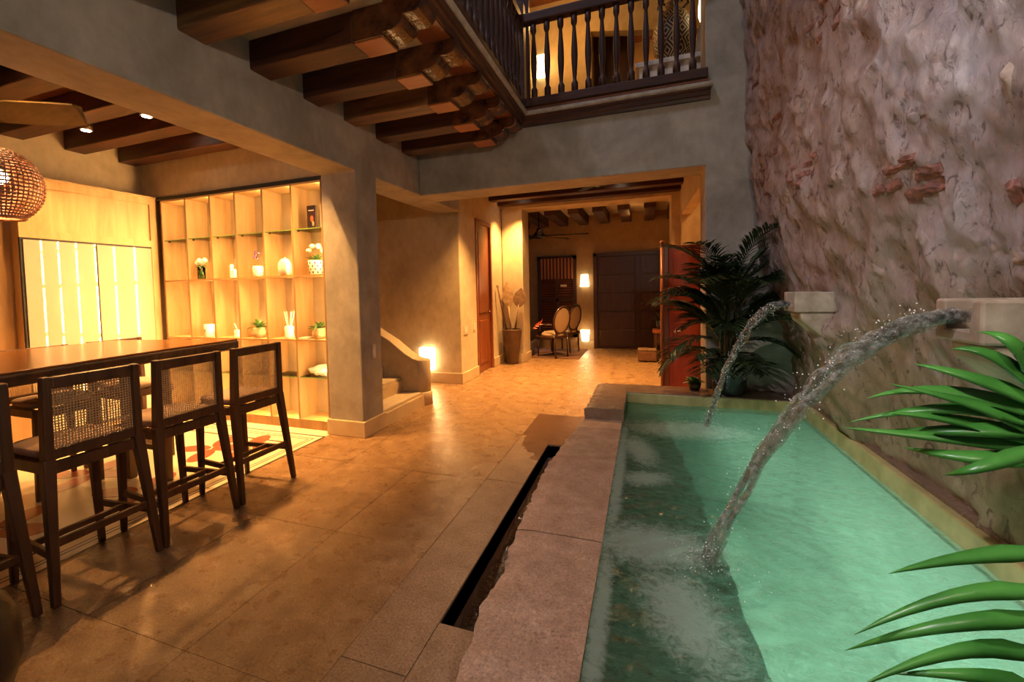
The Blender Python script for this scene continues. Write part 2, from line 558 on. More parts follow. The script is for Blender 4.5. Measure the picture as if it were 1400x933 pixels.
JETS = [((.90, 3.52, 1.255), (.44, 3.80, .28)), ((.93, 1.83, 1.285), (.215, 1.93, .28))]
WATER = 0.28
def water_mat(name, tint, foam=True, bscale=9.0, bstr=0.5):
    m = bpy.data.materials.new(name)
    m.use_nodes = True
    nt = m.node_tree
    nt.nodes.remove(nt.nodes['Principled BSDF'])
    out = nt.nodes['Material Output']
    tr = nt.nodes.new('ShaderNodeBsdfTransparent')
    tr.inputs['Color'].default_value = (*tint, 1)
    gl = nt.nodes.new('ShaderNodeBsdfGlossy')
    gl.inputs['Roughness'].default_value = 0.05
    fr = nt.nodes.new('ShaderNodeFresnel')
    fr.inputs['IOR'].default_value = 1.33
    bp = nt.nodes.new('ShaderNodeBump')
    bp.inputs['Strength'].default_value = bstr
    bp.inputs['Distance'].default_value = 0.03
    L(nt, tex(nt, bscale, 6, 0.62, (1, 1.5, 1), 2.2, 'Object'), bp.inputs['Height'])
    L(nt, bp.outputs['Normal'], gl.inputs['Normal'])
    L(nt, bp.outputs['Normal'], fr.inputs['Normal'])
    mx = nt.nodes.new('ShaderNodeMixShader')
    L(nt, fr.outputs['Fac'], mx.inputs['Fac'])
    L(nt, tr.outputs['BSDF'], mx.inputs[1])
    L(nt, gl.outputs['BSDF'], mx.inputs[2])
    last = mx.outputs['Shader']
    if foam:
        md = nt.nodes.new('ShaderNodeBsdfDiffuse')
        md.inputs['Color'].default_value = (.10, .22, .15, 1)
        mt = nt.nodes.new('ShaderNodeBsdfTranslucent')
        mt.inputs['Color'].default_value = (.40, .66, .50, 1)
        mm = nt.nodes.new('ShaderNodeMixShader')
        mm.inputs['Fac'].default_value = 0.6
        L(nt, md.outputs['BSDF'], mm.inputs[1])
        L(nt, mt.outputs['BSDF'], mm.inputs[2])
        mk = nt.nodes.new('ShaderNodeMixShader')
        L(nt, ramp(nt, tex(nt, 5.5, 7, 0.7, (1, 1.6, 1), 2.5), [(0.32, (.36, .36, .36)), (0.68, (.72, .72, .72))]), mk.inputs['Fac'])
        L(nt, bp.outputs['Normal'], md.inputs['Normal'])
        L(nt, bp.outputs['Normal'], mt.inputs['Normal'])
        L(nt, tr.outputs['BSDF'], mk.inputs[1])
        L(nt, mm.outputs['Shader'], mk.inputs[2])
        L(nt, mk.outputs['Shader'], mx.inputs[1])
        tc = nt.nodes.new('ShaderNodeTexCoord')
        acc = None
        # foam drifts from each splash toward the weir
        for (cx, cy, rx, ry, ro) in ((.02, 2.02, .42, .24, .0), (.12, 1.62, .18, .36, .3), (.30, 3.74, .55, .30, .1), (-.15, 2.8, .05, 1.4, 0), (-.15, 1.5, .045, .7, 0), (.0, 2.72, .2, .14, .5), (-.04, 3.2, .14, .4, .2)):
            mp = nt.nodes.new('ShaderNodeMapping')
            mp.vector_type = 'TEXTURE'
            mp.inputs['Location'].default_value = (cx, cy, 0)
            mp.inputs['Rotation'].default_value = (0, 0, ro)
            mp.inputs['Scale'].default_value = (rx, ry, 1000)
            L(nt, tc.outputs['Object'], mp.inputs['Vector'])
            g = nt.nodes.new('ShaderNodeTexGradient')
            g.gradient_type = 'SPHERICAL'
            L(nt, mp.outputs['Vector'], g.inputs['Vector'])
            if acc is None:
                acc = g.outputs['Fac']
            else:
                a = nt.nodes.new('ShaderNodeMath')
                a.operation = 'MAXIMUM'
                L(nt, acc, a.inputs[0])
                L(nt, g.outputs['Fac'], a.inputs[1])
                acc = a.outputs[0]
        nz = tex(nt, 24, 9, 0.82, (1, 1, 1), 1.5)
        a = nt.nodes.new('ShaderNodeMath')
        a.operation = 'MULTIPLY_ADD'
        L(nt, nz, a.inputs[0])
        a.inputs[1].default_value = 2.2
        L(nt, acc, a.inputs[2])
        fm = ramp(nt, a.outputs[0], [(0.62, (0, 0, 0)), (0.90, (.55, .55, .55))])
        fsub = nt.nodes.new('ShaderNodeMath')
        fsub.operation = 'MULTIPLY_ADD'
        L(nt, a.outputs[0], fsub.inputs[0])
        fsub.inputs[1].default_value = 0.5
        fsub.inputs[2].default_value = -0.10
        fm = ramp(nt, fsub.outputs[0], [(0.50, (0, 0, 0)), (0.78, (.60, .60, .60))])
        df = nt.nodes.new('ShaderNodeBsdfDiffuse')
        df.inputs['Color'].default_value = (.46, .52, .42, 1)
        tl = nt.nodes.new('ShaderNodeBsdfTranslucent')
        tl.inputs['Color'].default_value = (.55, .70, .60, 1)
        ad = nt.nodes.new('ShaderNodeMixShader')
        ad.inputs['Fac'].default_value = 0.5
        L(nt, df.outputs['BSDF'], ad.inputs[1])
        L(nt, tl.outputs['BSDF'], ad.inputs[2])
        m2 = nt.nodes.new('ShaderNodeMixShader')
        L(nt, fm, m2.inputs['Fac'])
        L(nt, last, m2.inputs[1])
        L(nt, ad.outputs['Shader'], m2.inputs[2])
        last = m2.outputs['Shader']
    L(nt, last, out.inputs['Surface'])
    return m
M['water'] = water_mat('pool_water', (.66, .88, .74), True, 11.0, 1.0)
m = water_mat('jet_water', (1.0, 1.0, .985), False, 60, 0.8)
nt = m.node_tree
[n for n in nt.nodes if n.type == 'FRESNEL'][0].inputs['IOR'].default_value = 1.17
mx = [n for n in nt.nodes if n.type == 'MIX_SHADER'][0]
df = nt.nodes.new('ShaderNodeBsdfDiffuse')
df.inputs['Color'].default_value = (.80, .80, .74, 1)
tl = nt.nodes.new('ShaderNodeBsdfTranslucent')
tl.inputs['Color'].default_value = (.85, .85, .78, 1)
a1 = nt.nodes.new('ShaderNodeMixShader')
L(nt, df.outputs['BSDF'], a1.inputs[1])
L(nt, tl.outputs['BSDF'], a1.inputs[2])
a2 = nt.nodes.new('ShaderNodeMixShader')
L(nt, ramp(nt, tex(nt, 38, 5, 0.7), [(0.46, (.0, .0, .0)), (0.70, (.50, .50, .50))]), a2.inputs['Fac'])
L(nt, mx.outputs['Shader'], a2.inputs[1])
L(nt, a1.outputs['Shader'], a2.inputs[2])
L(nt, a2.outputs['Shader'], nt.nodes['Material Output'].inputs['Surface'])
M['jet'] = m
m, nt, bs = nodes('water_drops')
bs.inputs['Base Color'].default_value = (.85, .86, .82, 1)
bs.inputs['Roughness'].default_value = 0.08
bs.inputs['Specular IOR Level'].default_value = 1.0
M['drops'] = m
M['dirtywater'] = water_mat('channel_water', (.35, .25, .18), False, 20, 0.6)

# ================================================================== LARGE STRUCTURE
XW = -2.535          # courtyard face of the left arcade wall
# ---- floor
mb = MB()
mb.box(-2.95, -.82, -.6, 10.5, -.12, -.006)
mb.box(-.82, 2.2, 4.84, 10.5, -.12, -.006)
mb.box(-.82, -.48, -.6, 1.64, -.12, -.006)
mb.box(-.82, -.48, 3.90, 4.84, -.12, -.006)
mb.box(-4.6, -2.95, 3.95, 10.5, -.12, -.006)
floor = struct(mb.build('floor', M['grout']), 'pale travertine paved floor of courtyard and passage', 'floor')
def slab(x0, x1, y0, y1, mat):
    g = .0014
    dz = random.uniform(-.0008, .0008)
    MB().box(x0 + g, x1 - g, y0 + g, y1 - g, -.05, dz).build('floor_slab', mat, floor)
xs = [-2.93, -2.32, -1.71, -1.105]
ys = [-.6, .28, 1.18, 2.1, 3.02, 3.92, 4.84]
for i in range(3):
    for j in range(6):
        slab(xs[i], xs[i + 1], ys[j] + (.0 if i % 2 == 0 else 0), ys[j + 1], M['floor'])
ky = [-.6, .55, 1.36, 2.02, 3.05, 4.0, 4.84]
for j in range(6):
    slab(-1.105, -.82, ky[j], ky[j + 1], M['kerb'])
slab(-.82, -.48, .6, 1.64, M['kerb'])
slab(-.82, -.48, -.6, .6, M['kerb'])
slab(-.82, -.48, 3.90, 4.84, M['kerb'])
xs = [-2.95, -2.32, -1.71, -1.10, -.49, .12, .73, 1.35, 2.0]
ys = [4.84, 5.76, 6.68, 7.60, 8.52, 9.44, 10.45]
for i in range(8):
    for j in range(6):
        slab(xs[i], xs[i + 1], ys[j], ys[j + 1], M['floor'])
for j in range(3):
    slab(-3.56, -2.95, 5.1 + j * .5, 5.6 + j * .5, M['floor'])

# ---- channel
ch = thing('drain_channel', 'narrow sunken drain channel beside the raised pool', 'channel', (-.65, 2.77, -.26))
ch['kind'] = 'structure'
mb = MB()
mb.box(-.86, -.45, 1.55, 4.0, -.30, -.26)
mb.box(-.86, -.82, 1.55, 4.0, -.26, -.012)
mb.box(-.82, -.45, 1.56, 1.64, -.26, -.012)
mb.box(-.82, -.45, 3.90, 3.98, -.26, -.012)
mb.build('channel_lining', M['channel'], ch, world=True)
mb = MB()
n, k = 8, 60
for j in range(k + 1):
    for i in range(n + 1):
        x = -.82 + .34 * i / n
        y = 1.64 + 2.26 * j / k
        mb.v.append((x, y, -.17 + .012 * noise.noise((x * 9, y * 7, 0))))
for j in range(k):
    for i in range(n):
        a = j * (n + 1) + i
        mb.f.append((a, a + 1, a + n + 2, a + n + 1))
mb.build('channel_water', M['dirtywater'], ch, smooth=True, world=True)

# ---- left arcade wall
ol = [(-1.6, 2.545), (3.58, 2.545), (3.58, 0), (3.93, 0), (3.93, 2.55), (6.12, 2.55), (6.12, 3.16), (-1.6, 3.16)]
wl = struct(MB().prism(ol, 'x', -2.935, XW).build('wall_left', M['plaster'], bevel=.012), 'grey plastered arcade wall with square pier beside the bar', 'wall')
struct(MB().box(-2.935, XW, -1.6, 6.12, 3.161, 5.6).build('wall_upper_left', M['plaster']), 'grey plastered upper wall behind the wooden gallery', 'wall')
mb = MB()
mb.box(-2.955, -2.512, 3.56, 3.95, 0, .155)
bb = struct(mb.build('baseboard_left', M['base_stone'], bevel=.006), 'pale stone baseboard round the foot of the square pier', 'baseboard')

# ---- cross wall with beam, right pier
ol = [(-2.534, 2.545), (.558, 2.545), (.558, -.05), (1.9, -.05), (1.9, 5.6), (.562, 5.6), (.562, 3.30), (-2.534, 3.30)]
struct(MB().prism(ol, 'y', 4.862, 5.29).build('wall_back', M['plaster'], bevel=.012), 'grey plastered cross wall and beam under the wooden balcony', 'wall')
MB()
# ---- mid room
ol = [(6.12, 0), (6.80, 0), (6.80, 2.56), (7.58, 2.56), (7.58, 0), (8.23, 0), (8.23, 3.16), (6.12, 3.16)]
struct(MB().prism(ol, 'x', -2.96, -2.56).build('wall_passage_left', M['cream'], bevel=.01), 'warm lit cream wall with the narrow red-brown door', 'wall')
struct(MB().box(-4.6, -2.56, 6.10, 6.13, 0, 3.3).build('wall_stair', M['ochre']), 'ochre plastered wall behind the staircase with glowing lamp', 'wall')
struct(MB().box(-4.6, -4.55, 3.96, 6.1, 0, 4.2).build('wall_stair_side', M['ochre']), 'ochre side wall at the top of the staircase', 'wall')
ol = [(-4.55, 2.3 + .9), (-2.94, 2.56), (-2.94, 2.7), (-4.55, 3.4)]
struct(MB().prism(ol, 'y', 3.96, 6.1).build('ceiling', M['ochre']), 'sloping plaster soffit above the staircase', 'ceiling')
mb = MB()
mb.box(-3.3, -2.545, 6.075, 6.10, 0, .157)
mb.box(-2.56, -2.535, 6.075, 6.79, 0, .157)
mb.box(-2.56, -2.535, 7.59, 8.21, 0, .157)
struct(mb.build('baseboard_passage', M['base_stone'], bevel=.005), 'pale stone baseboard along the passage wall', 'baseboard')
# wall 2 (thick) with opening to the far room
ol = [(-2.555, 0), (-2.15, 0), (-2.15, 2.90), (.425, 2.90), (.425, 0), (1.6, 0), (1.6, 3.16), (-2.555, 3.16)]
struct(MB().prism(ol, 'y', 8.23, 8.72).build('wall_inner', M['cream'], bevel=.01), 'cream wall with wide opening into the front hall', 'wall')
mb = MB()
mb.box(-2.535, -2.13, 8.205, 8.23, 0, .157)
mb.box(-2.15, -2.128, 8.205, 8.72, 0, .157)
struct(mb.build('baseboard_inner', M['base_stone'], bevel=.005), 'pale stone baseboard behind the tall dark pot', 'baseboard')
# right wall of the mid room with opening
ol = [(5.29, 2.46), (8.05, 2.54), (8.05, 0), (8.23, 0), (8.23, 3.16), (5.29, 3.16)]
struct(MB().prism(ol, 'x', .57, .72).build('wall_passage_right', M['cream']), 'cream right passage wall above the side opening', 'wall')
struct(MB().box(1.55, 1.6, 5.29, 8.23, 0, 3.16).build('wall_side_room', M['cream']), 'lit cream wall of the side room', 'wall')
# mid room ceiling
ce = struct(MB().box(-2.56, 1.6, 5.29, 8.23, 3.145, 3.2).build('ceiling_passage', M['redboard']), 'boarded ceiling with dark beams over the passage', 'ceiling')
for y in (5.45, 5.965, 6.48, 6.995, 7.51, 8.02):
    MB().box(-2.56, .57, y, y + .19, 2.955, 3.15).build('beam', M['beam'], ce, bevel=.008)
# front hall
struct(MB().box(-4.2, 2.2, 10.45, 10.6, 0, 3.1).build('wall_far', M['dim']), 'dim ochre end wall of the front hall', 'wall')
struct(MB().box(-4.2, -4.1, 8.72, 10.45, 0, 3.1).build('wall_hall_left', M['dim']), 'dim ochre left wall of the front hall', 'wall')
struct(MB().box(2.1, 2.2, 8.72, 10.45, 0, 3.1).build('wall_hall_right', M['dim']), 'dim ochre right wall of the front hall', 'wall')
ce = struct(MB().box(-4.2, 2.2, 8.72, 10.45, 3.02, 3.1).build('ceiling_hall', M['cream']), 'pale ceiling with dark beams over the front hall', 'ceiling')
for i in range(-3, 10):
    x = -2.29 + i * .458
    if -4 < x < 1.9:
        MB().box(x, x + .2, 8.72, 10.45, 2.81, 3.02).build('beam', M['beamy'], ce, bevel=.006)
mb = MB()
mb.box(-1.455, -1.075, 10.425, 10.45, 0, .16)
mb.box(-4.1, -2.4, 10.425, 10.45, 0, .16)
struct(mb.build('baseboard_far', M['base_stone']), 'pale stone baseboard under the hall lamps', 'baseboard')

# ---- bar room shell
struct(MB().box(-5.75, -5.65, -1.6, 4.0, 0, 3.16).build('wall_bar_left', M['cream']), 'cream plaster wall above the oak cabinet in the bar', 'wall')
struct(MB().box(-5.65, -2.935, 3.68, 3.95, 2.575, 3.16).build('wall_bar_back', M['cream']), 'cream plaster wall above the lit oak shelving', 'wall')
struct(MB().box(-5.65, -2.935, 3.935, 3.955, 0, 2.575).build('wall_bar_niche', M['cream']), 'plaster wall behind the lit oak shelving', 'wall')
struct(MB().box(-5.65, -2.4, -1.7, -1.6, 0, 5.6).build('wall_bar_near', M['cream']), 'cream plaster wall closing the bar', 'wall')
ce = struct(MB().box(-5.65, -2.935, -1.6, 3.68, 3.15, 3.2).build('ceiling_bar', M['redboard']), 'red boarded ceiling with dark beams over the bar', 'ceiling')
BY = [1.90 + .513 * i for i in range(-6, 6)]
for y in BY:
    if -1.5 < y < 3.6:
        MB().box(-5.65, -2.935, y, y + .19, 2.955, 3.15).build('beam', M['beam'], ce, bevel=.01)
# bar floor: patterned cement tile carpet
bf = struct(MB().box(-5.65, -2.925, -1.6, 3.66, -.1, .0).build('floor_bar', M['tile']), 'cream patterned cement tile floor of the bar', 'floor')
def strip_border(inset, wd, mat, z):
    x1, y1 = -2.925 - inset, 3.50 - inset
    mb = MB()
    mb.box(x1 - wd, x1, -1.6, y1, .0, z)
    mb.box(-5.38, x1 - wd, y1 - wd, y1, .0, z)
    mb.build('border_line', mat, bf)
strip_border(.0, .018, M['blackline'], .0012)
strip_border(.075, .008, M['blackline'], .0012)
strip_border(.11, .008, M['blackline'], .0012)
strip_border(.235, .020, M['blackline'], .0012)
PET = []
pm = None
def petal(cx, cy, rot):
    global pm
    if pm is None:
        pm = MB().lathe([(1, 0), (1, .0016), (.02, .0018)], n=22, cap=False).build('petal_inlay', M['petal'], bf)
        o = pm
    else:
        o = pm.copy()
        col.objects.link(o)
    o.location = (cx, cy, 0)
    o.rotation_euler = (0, 0, rot)
    o.scale = (.155, .085, 1)
for cx, cy in ((-3.72, 2.93), (-4.15, 2.20), (-3.42, 2.10), (-4.75, 2.93), (-3.72, 1.45), (-4.15, .75), (-3.42, .6), (-3.42, 3.05), (-4.90, 1.5)):
    for a in range(4):
        t = a * PI / 2 + .35
        petal(cx + .185 * math.cos(t), cy + .185 * math.sin(t), t)

# ---- gallery: ceiling, beams with corbel ends, ledges
ga = struct(MB().box(XW, -1.46, -1.6, 4.862, 3.15, 3.29).build('ceiling_gallery', M['cream']), 'pale soffit of the wooden gallery with projecting carved beams', 'ceiling')
MB().box(-1.46, -1.25, -1.6, 4.862, 3.145, 3.29).build('edge_board', M['redboard'], ga)
prof = [(-1.69, 2.955), (-1.475, 2.955), (-1.475, 2.975), (-1.44, 2.975)]
for i in range(9):      # concave scoop
    t = i / 8 * PI / 2
    prof.append((-1.44 + .105 * math.sin(t), 3.05 - .075 * math.cos(t)))
for i in range(1, 9):   # convex nose
    t = -PI / 2 + i / 8 * PI * .62
    prof.append((-1.29 + .085 * math.cos(t), 3.105 + .06 * math.sin(t)))
prof += [(-1.22, 3.15), (-1.69, 3.15)]
for k, y in enumerate(BY):
    if y > 4.7:
        continue
    d = .004 * random.uniform(-1, 1)
    b = MB().box(XW - .02, -1.69, y, y + .19, 2.955 + d, 3.152).build('beam', M['beam2'] if k in (6, 9) else M['beam'], ga, bevel=.012)
    mb = MB().prism(prof, 'y', y - .004, y + .194)
    mb.build('corbel_end', M['beam_end'], b, bevel=.006)
    MB().box(-1.685, -1.48, y + .006, y + .184, 2.945, 2.957).build('beam_pad', M['beam_pad'], b, bevel=.003)

def moulding(y0, y1):
    pass
LP = [(-1.30, 3.155), (-1.235, 3.155), (-1.225, 3.19), (-1.205, 3.20), (-1.205, 3.225), (-1.19, 3.235), (-1.19, 3.262), (-1.30, 3.262)]
t1 = struct(MB().prism([(x, z) for x, z in LP], 'y', -1.6, 4.79).build('trim_1', M['rail'], bevel=.002), 'dark moulded cornice along the edge of the wooden gallery', 'trim')
struct(MB().prism([(-1.30, 3.262), (-1.18, 3.262), (-1.165, 3.275), (-1.165, 3.305), (-1.19, 3.315), (-1.30, 3.315)], 'y', -1.6, 4.80).build('trim_2', M['ledge'], bevel=.002), 'weathered grey ledge along the edge of the wooden gallery', 'trim')
LQ = [(4.87, 3.16), (4.835, 3.16), (4.825, 3.19), (4.81, 3.20), (4.81, 3.235), (4.79, 3.245), (4.79, 3.262), (4.87, 3.262)]
struct(MB().prism(LQ, 'x', -1.235, .60).build('trim_3', M['rail'], bevel=.002), 'dark moulded cornice under the short balcony', 'trim')
struct(MB().prism([(4.87, 3.262), (4.79, 3.262), (4.775, 3.275), (4.775, 3.305), (4.80, 3.315), (4.87, 3.315)], 'x', -1.19, .615).build('trim_4', M['ledge'], bevel=.002), 'weathered grey ledge under the short balcony', 'trim')

# ---- upper room behind the balcony
struct(MB().box(-2.9, .9, 5.29, 8.3, 3.2, 3.30).build('floor_upper', M['oakdark']), 'wooden floor of the upper room', 'floor')
struct(MB().box(-2.9, .56, 4.862, 5.29, 3.30, 3.302).build('floor_landing', M['oakdark']), 'wooden threshold behind the balcony balusters', 'floor')
ol = [(-2.9, 3.30), (-.68, 3.30), (-.68, 4.98), (.78, 4.70), (.78, 5.6), (-2.9, 5.6)]
struct(MB().prism(ol, 'y', 6.6, 6.75).build('wall_upper_back', M['upwall']), 'yellow lit wall of the upper room with doorway', 'wall')
struct(MB().box(.78, .9, 5.29, 8.3, 3.30, 5.6).build('wall_upper_right', M['upwall']), 'yellow side wall of the upper room', 'wall')
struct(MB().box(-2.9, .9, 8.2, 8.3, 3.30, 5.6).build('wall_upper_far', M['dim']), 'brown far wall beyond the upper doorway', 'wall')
ce = struct(MB().box(-2.9, .9, 4.862, 8.3, 5.5, 5.6).build('ceiling_upper', M['redboard']), 'red boarded ceiling of the upper room', 'ceiling')
for y in (5.4, 6.0):
    MB().box(-2.9, .78, y, y + .18, 5.32, 5.5).build('beam', M['beam'], ce)
d = thing('door_5', 'dark door leaf standing beyond the upper doorway', 'door', (-.66, 7.4, 3.3), kind='structure')
MB().box(-.72, -.42, 7.4, 7.45, 3.3, 5.3).build('door_leaf', M['darkwood'], d, world=True)
d = thing('door_6', 'second dark door leaf beyond the upper doorway', 'door', (-.25, 7.4, 3.3), kind='structure')
MB().box(-.34, -.16, 7.4, 7.45, 3.3, 5.3).build('door_leaf', M['darkwood'], d, world=True)

# ---- rough right wall
PRX = [(-.1, 1.335), (.39, 1.30), (.8, 1.245), (1.2, 1.15), (1.6, 1.06), (2.0, .985), (2.5, .955), (3, .93), (4, .885), (6, .85)]
def wall_prof(z):
    for (a, xa), (b, xb) in zip(PRX, PRX[1:]):
        if z <= b:
            t = max(0, (z - a) / (b - a))
            t2 = t * t * (3 - 2 * t) * .35 + t * .65
            return xa + (xb - xa) * t2
    return PRX[-1][1]
def wall_x(y, z):
    p = Vector((y, z, 3.3))
    big = noise.fractal(p * 1.15, 0.9, 2.1, 4) * .035 + noise.fractal(Vector((y * 3.6 - z * 1.2, z * 2.4 + y * .8, 6)), .8, 2.1, 4) * .030
    v = noise.voronoi(Vector((y * 4.3 + .4 * noise.noise(p * 3), z * 4.3 + .4 * noise.noise(p * 3.3 + Vector((7, 0, 0))), 1.7)))[0]
    lump = max(0.0, .55 - v[0]) * .055
    mask = max(0.0, min(1.0, noise.noise(p * .9 + Vector((3, 9, 1))) * 1.6 + .55))
    fine = noise.fractal(p * 6, 0.7, 2.2, 5) * .020 + noise.ridged_multi_fractal(Vector((y * 5 + z * 2, z * 3.2 - y, 2)), .9, 2.1, 4, 1.0, 2.0) * .010
    dent = max(0.0, noise.noise(p * 3.1 + Vector((11, 4, 2))) - .32) * .10
    x = wall_prof(z) - big - lump * mask - fine + dent
    # plastered bulge under the far spout
    g = math.exp(-((y - 3.50) / .26) ** 2) * max(0.0, min(1.0, (1.22 - z) / .12)) * max(0.0, min(1.0, (z - .2) / .35))
    x -= .12 * g
    g = math.exp(-((y - 1.80) / .22) ** 2) * max(0.0, min(1.0, (1.22 - z) / .12)) * max(0.0, min(1.0, (z - .6) / .3))
    x -= .05 * g
    return x
mb = MB()
y0, y1, z0, z1 = .0, 4.90, -.1, 4.6
NY, NZ = 230, 215
for j in range(NZ + 1):
    for i in range(NY + 1):
        y = y0 + (y1 - y0) * i / NY
        z = z0 + (z1 - z0) * j / NZ
        mb.v.append((wall_x(y, z), y, z))
nb = len(mb.v)
for j in range(NZ):
    for i in range(NY):
        a = j * (NY + 1) + i
        mb.f.append((a, a + NY + 1, a + NY + 2, a + 1))
# thickness
mb.box(1.55, 1.9, y0, y1, z0, z1)
mb.add([(1.55, y0, z0), (1.55, y1, z0), (1.55, y1, z1), (1.55, y0, z1), (wall_x(y0, z0), y0, z0), (wall_x(y1, z0), y1, z0), (wall_x(y1, z1), y1, z1), (wall_x(y0, z1), y0, z1)], [(3, 7, 6, 2), (0, 1, 5, 4), (1, 2, 6, 5), (0, 4, 7, 3)])
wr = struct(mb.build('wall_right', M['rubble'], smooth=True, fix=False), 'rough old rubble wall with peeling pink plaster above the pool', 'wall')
struct(MB().box(.9, 1.9, -.1, 4.9, 4.6, 5.6).build('wall_upper_right_court', M['plaster']), 'plain upper part of the old courtyard wall', 'wall')
def brick(y, z, ln, h, tilt=0.0, mat='brick', proud=.006):
    mb = MB()
    n, m_ = 5, 3
    d = .04
    vs = []
    for s in (0, 1):
        for j in range(m_ + 1):
            for i in range(n + 1):
                a = -ln / 2 + ln * i / n
                b = -h / 2 + h * j / m_
                if i in (0, n): b *= .80
                a += random.uniform(-.004, .004)
                b += random.uniform(-.004, .004)
                yy = y + a * math.cos(tilt) - b * math.sin(tilt)
                zz = z + a * math.sin(tilt) + b * math.cos(tilt)
                x = wall_x(yy, zz)
                edge = i in (0, n) or j in (0, m_)
                xx = x + d if s else x - (proud * (.2 if edge else 1) + random.uniform(0, .003))
                vs.append((xx, yy, zz))
    K = (n + 1) * (m_ + 1)
    fs = []
    for j in range(m_):
        for i in range(n):
            a = j * (n + 1) + i
            fs.append((a, a + 1, a + n + 2, a + n + 1))
    ring = [i for i in range(n + 1)] + [j * (n + 1) + n for j in range(1, m_ + 1)] + [m_ * (n + 1) + i for i in range(n - 1, -1, -1)] + [j * (n + 1) for j in range(m_ - 1, 0, -1)]
    for i in range(len(ring)):
        a, b = ring[i], ring[(i + 1) % len(ring)]
        fs.append((a, b, b + K, a + K))
    mb.add(vs, fs)
    return mb.build('brick' if mat == 'brick' else 'stone', M[mat], wr)
# the cluster of red bricks
for (y, z, ln, h, t) in ((2.36, 1.868, .27, .062, -.03), (2.215, 1.806, .145, .062, -.03), (2.565, 1.807, .115, .058, -.04), (2.425, 1.798, .165, .058, -.05), (2.255, 1.745, .23, .072, -.10), (1.82, 1.655, .06, .10, 0)):
    brick(y, z, ln * .94, h * .72, t, proud=.007)
# small cluster toward the back
for (y, z) in ((3.71, 2.156), (3.56, 2.160), (3.40, 2.145), (3.25, 2.15), (3.62, 2.09), (3.45, 2.09), (3.32, 2.08), (3.51, 2.035)):
    brick(y, z, .115, .036, 0, proud=.005)
# upper courses
for (y, z, ln) in ((3.21, 2.90, .14), (3.08, 2.86, .12), (3.02, 2.94, .13), (2.90, 2.80, .16), (3.13, 2.78, .10), (2.86, 2.72, .10), (2.75, 2.86, .16), (4.48, 3.24, .18), (4.60, 3.14, .16), (4.03, 2.66, .2), (3.93, 2.59, .2), (4.45, 2.49, .12), (4.10, 2.42, .14), (4.44, 2.36, .14), (4.5, 2.26, .12), (4.4, 2.16, .1)):
    brick(y, z, ln, .038, 0, proud=.005)
# exposed rubble stones
def rubble(y, z, ry, rz_, rot, h, seed):
    n, rings = 22, 6
    vs, fs = [], []
    for k in range(rings + 1):
        q = 1 - k / rings
        for i in range(n):
            a = 2 * PI * i / n
            rr = q * (1 + .35 * noise.noise((math.cos(a) * 1.3 + seed, math.sin(a) * 1.3, seed * 2.7)) + .15 * noise.noise((math.cos(a) * 4, math.sin(a) * 4, seed)))
            u_, v_ = rr * ry * math.cos(a), rr * rz_ * math.sin(a)
            yy = y + u_ * math.cos(rot) - v_ * math.sin(rot)
            zz = z + u_ * math.sin(rot) + v_ * math.cos(rot)
            x = wall_x(yy, zz) + .012 - (h * .32 + .012) * (1 - q ** 5) - .010 * noise.noise((yy * 22, zz * 22, seed)) * (1 - q ** 4)
            vs.append((x, yy, zz))
    for k in range(rings):
        for i in range(n):
            fs.append((k * n + i, k * n + (i + 1) % n, (k + 1) * n + (i + 1) % n, (k + 1) * n + i))
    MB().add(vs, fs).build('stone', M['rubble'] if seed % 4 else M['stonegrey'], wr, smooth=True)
M['stonegrey'] = noisy('grey_rubble_stone', (.17, .13, .10), (.38, .31, .26), 18, 0.85, 0.8, 40)
for k, (y, z, a, b, t, h) in enumerate(((2.05, 2.10, .075, .045, .7, .018), (2.2, 2.03, .085, .045, .2, .015), (2.66, 2.74, .09, .05, .6, .025), (2.52, 2.64, .04, .06, .2, .02), (3.0, 2.36, .11, .08, .2, .012), (2.33, 1.57, .03, .075, .1, .016), (1.98, 1.53, .10, .075, .3, .014), (1.86, 1.46, .06, .03, .1, .012), (2.75, 1.45, .06, .045, .4, .018), (2.95, 1.5, .035, .06, .6, .014), (3.3, 1.75, .07, .05, .3, .012), (1.75, 1.95, .04, .07, .3, .014), (1.90, 2.28, .035, .08, .2, .016), (3.55, 2.55, .06, .045, .3, .012), (3.75, 2.9, .07, .045, .3, .012), (3.35, 2.5, .045, .08, .9, .012), (2.45, 2.32, .06, .035, .3, .012), (1.62, 1.72, .05, .06, .2, .012), (2.10, .95, .08, .05, .2, .012), (1.9, .7, .06, .04, .1, .012), (2.5, .72, .07, .045, .3, .012), (2.9, .95, .06, .05, .3, .012), (3.95, 1.9, .06, .05, .4, .012), (4.2, 2.75, .06, .04, .4, .012), (3.1, 3.1, .06, .05, .3, .014), (2.6, 3.1, .05, .08, .3, .018), (2.9, 1.95, .05, .035, .2, .012), (2.15, 1.33, .05, .06, .8, .012))):
    rubble(y, z, a, b, t, h, k + 1)

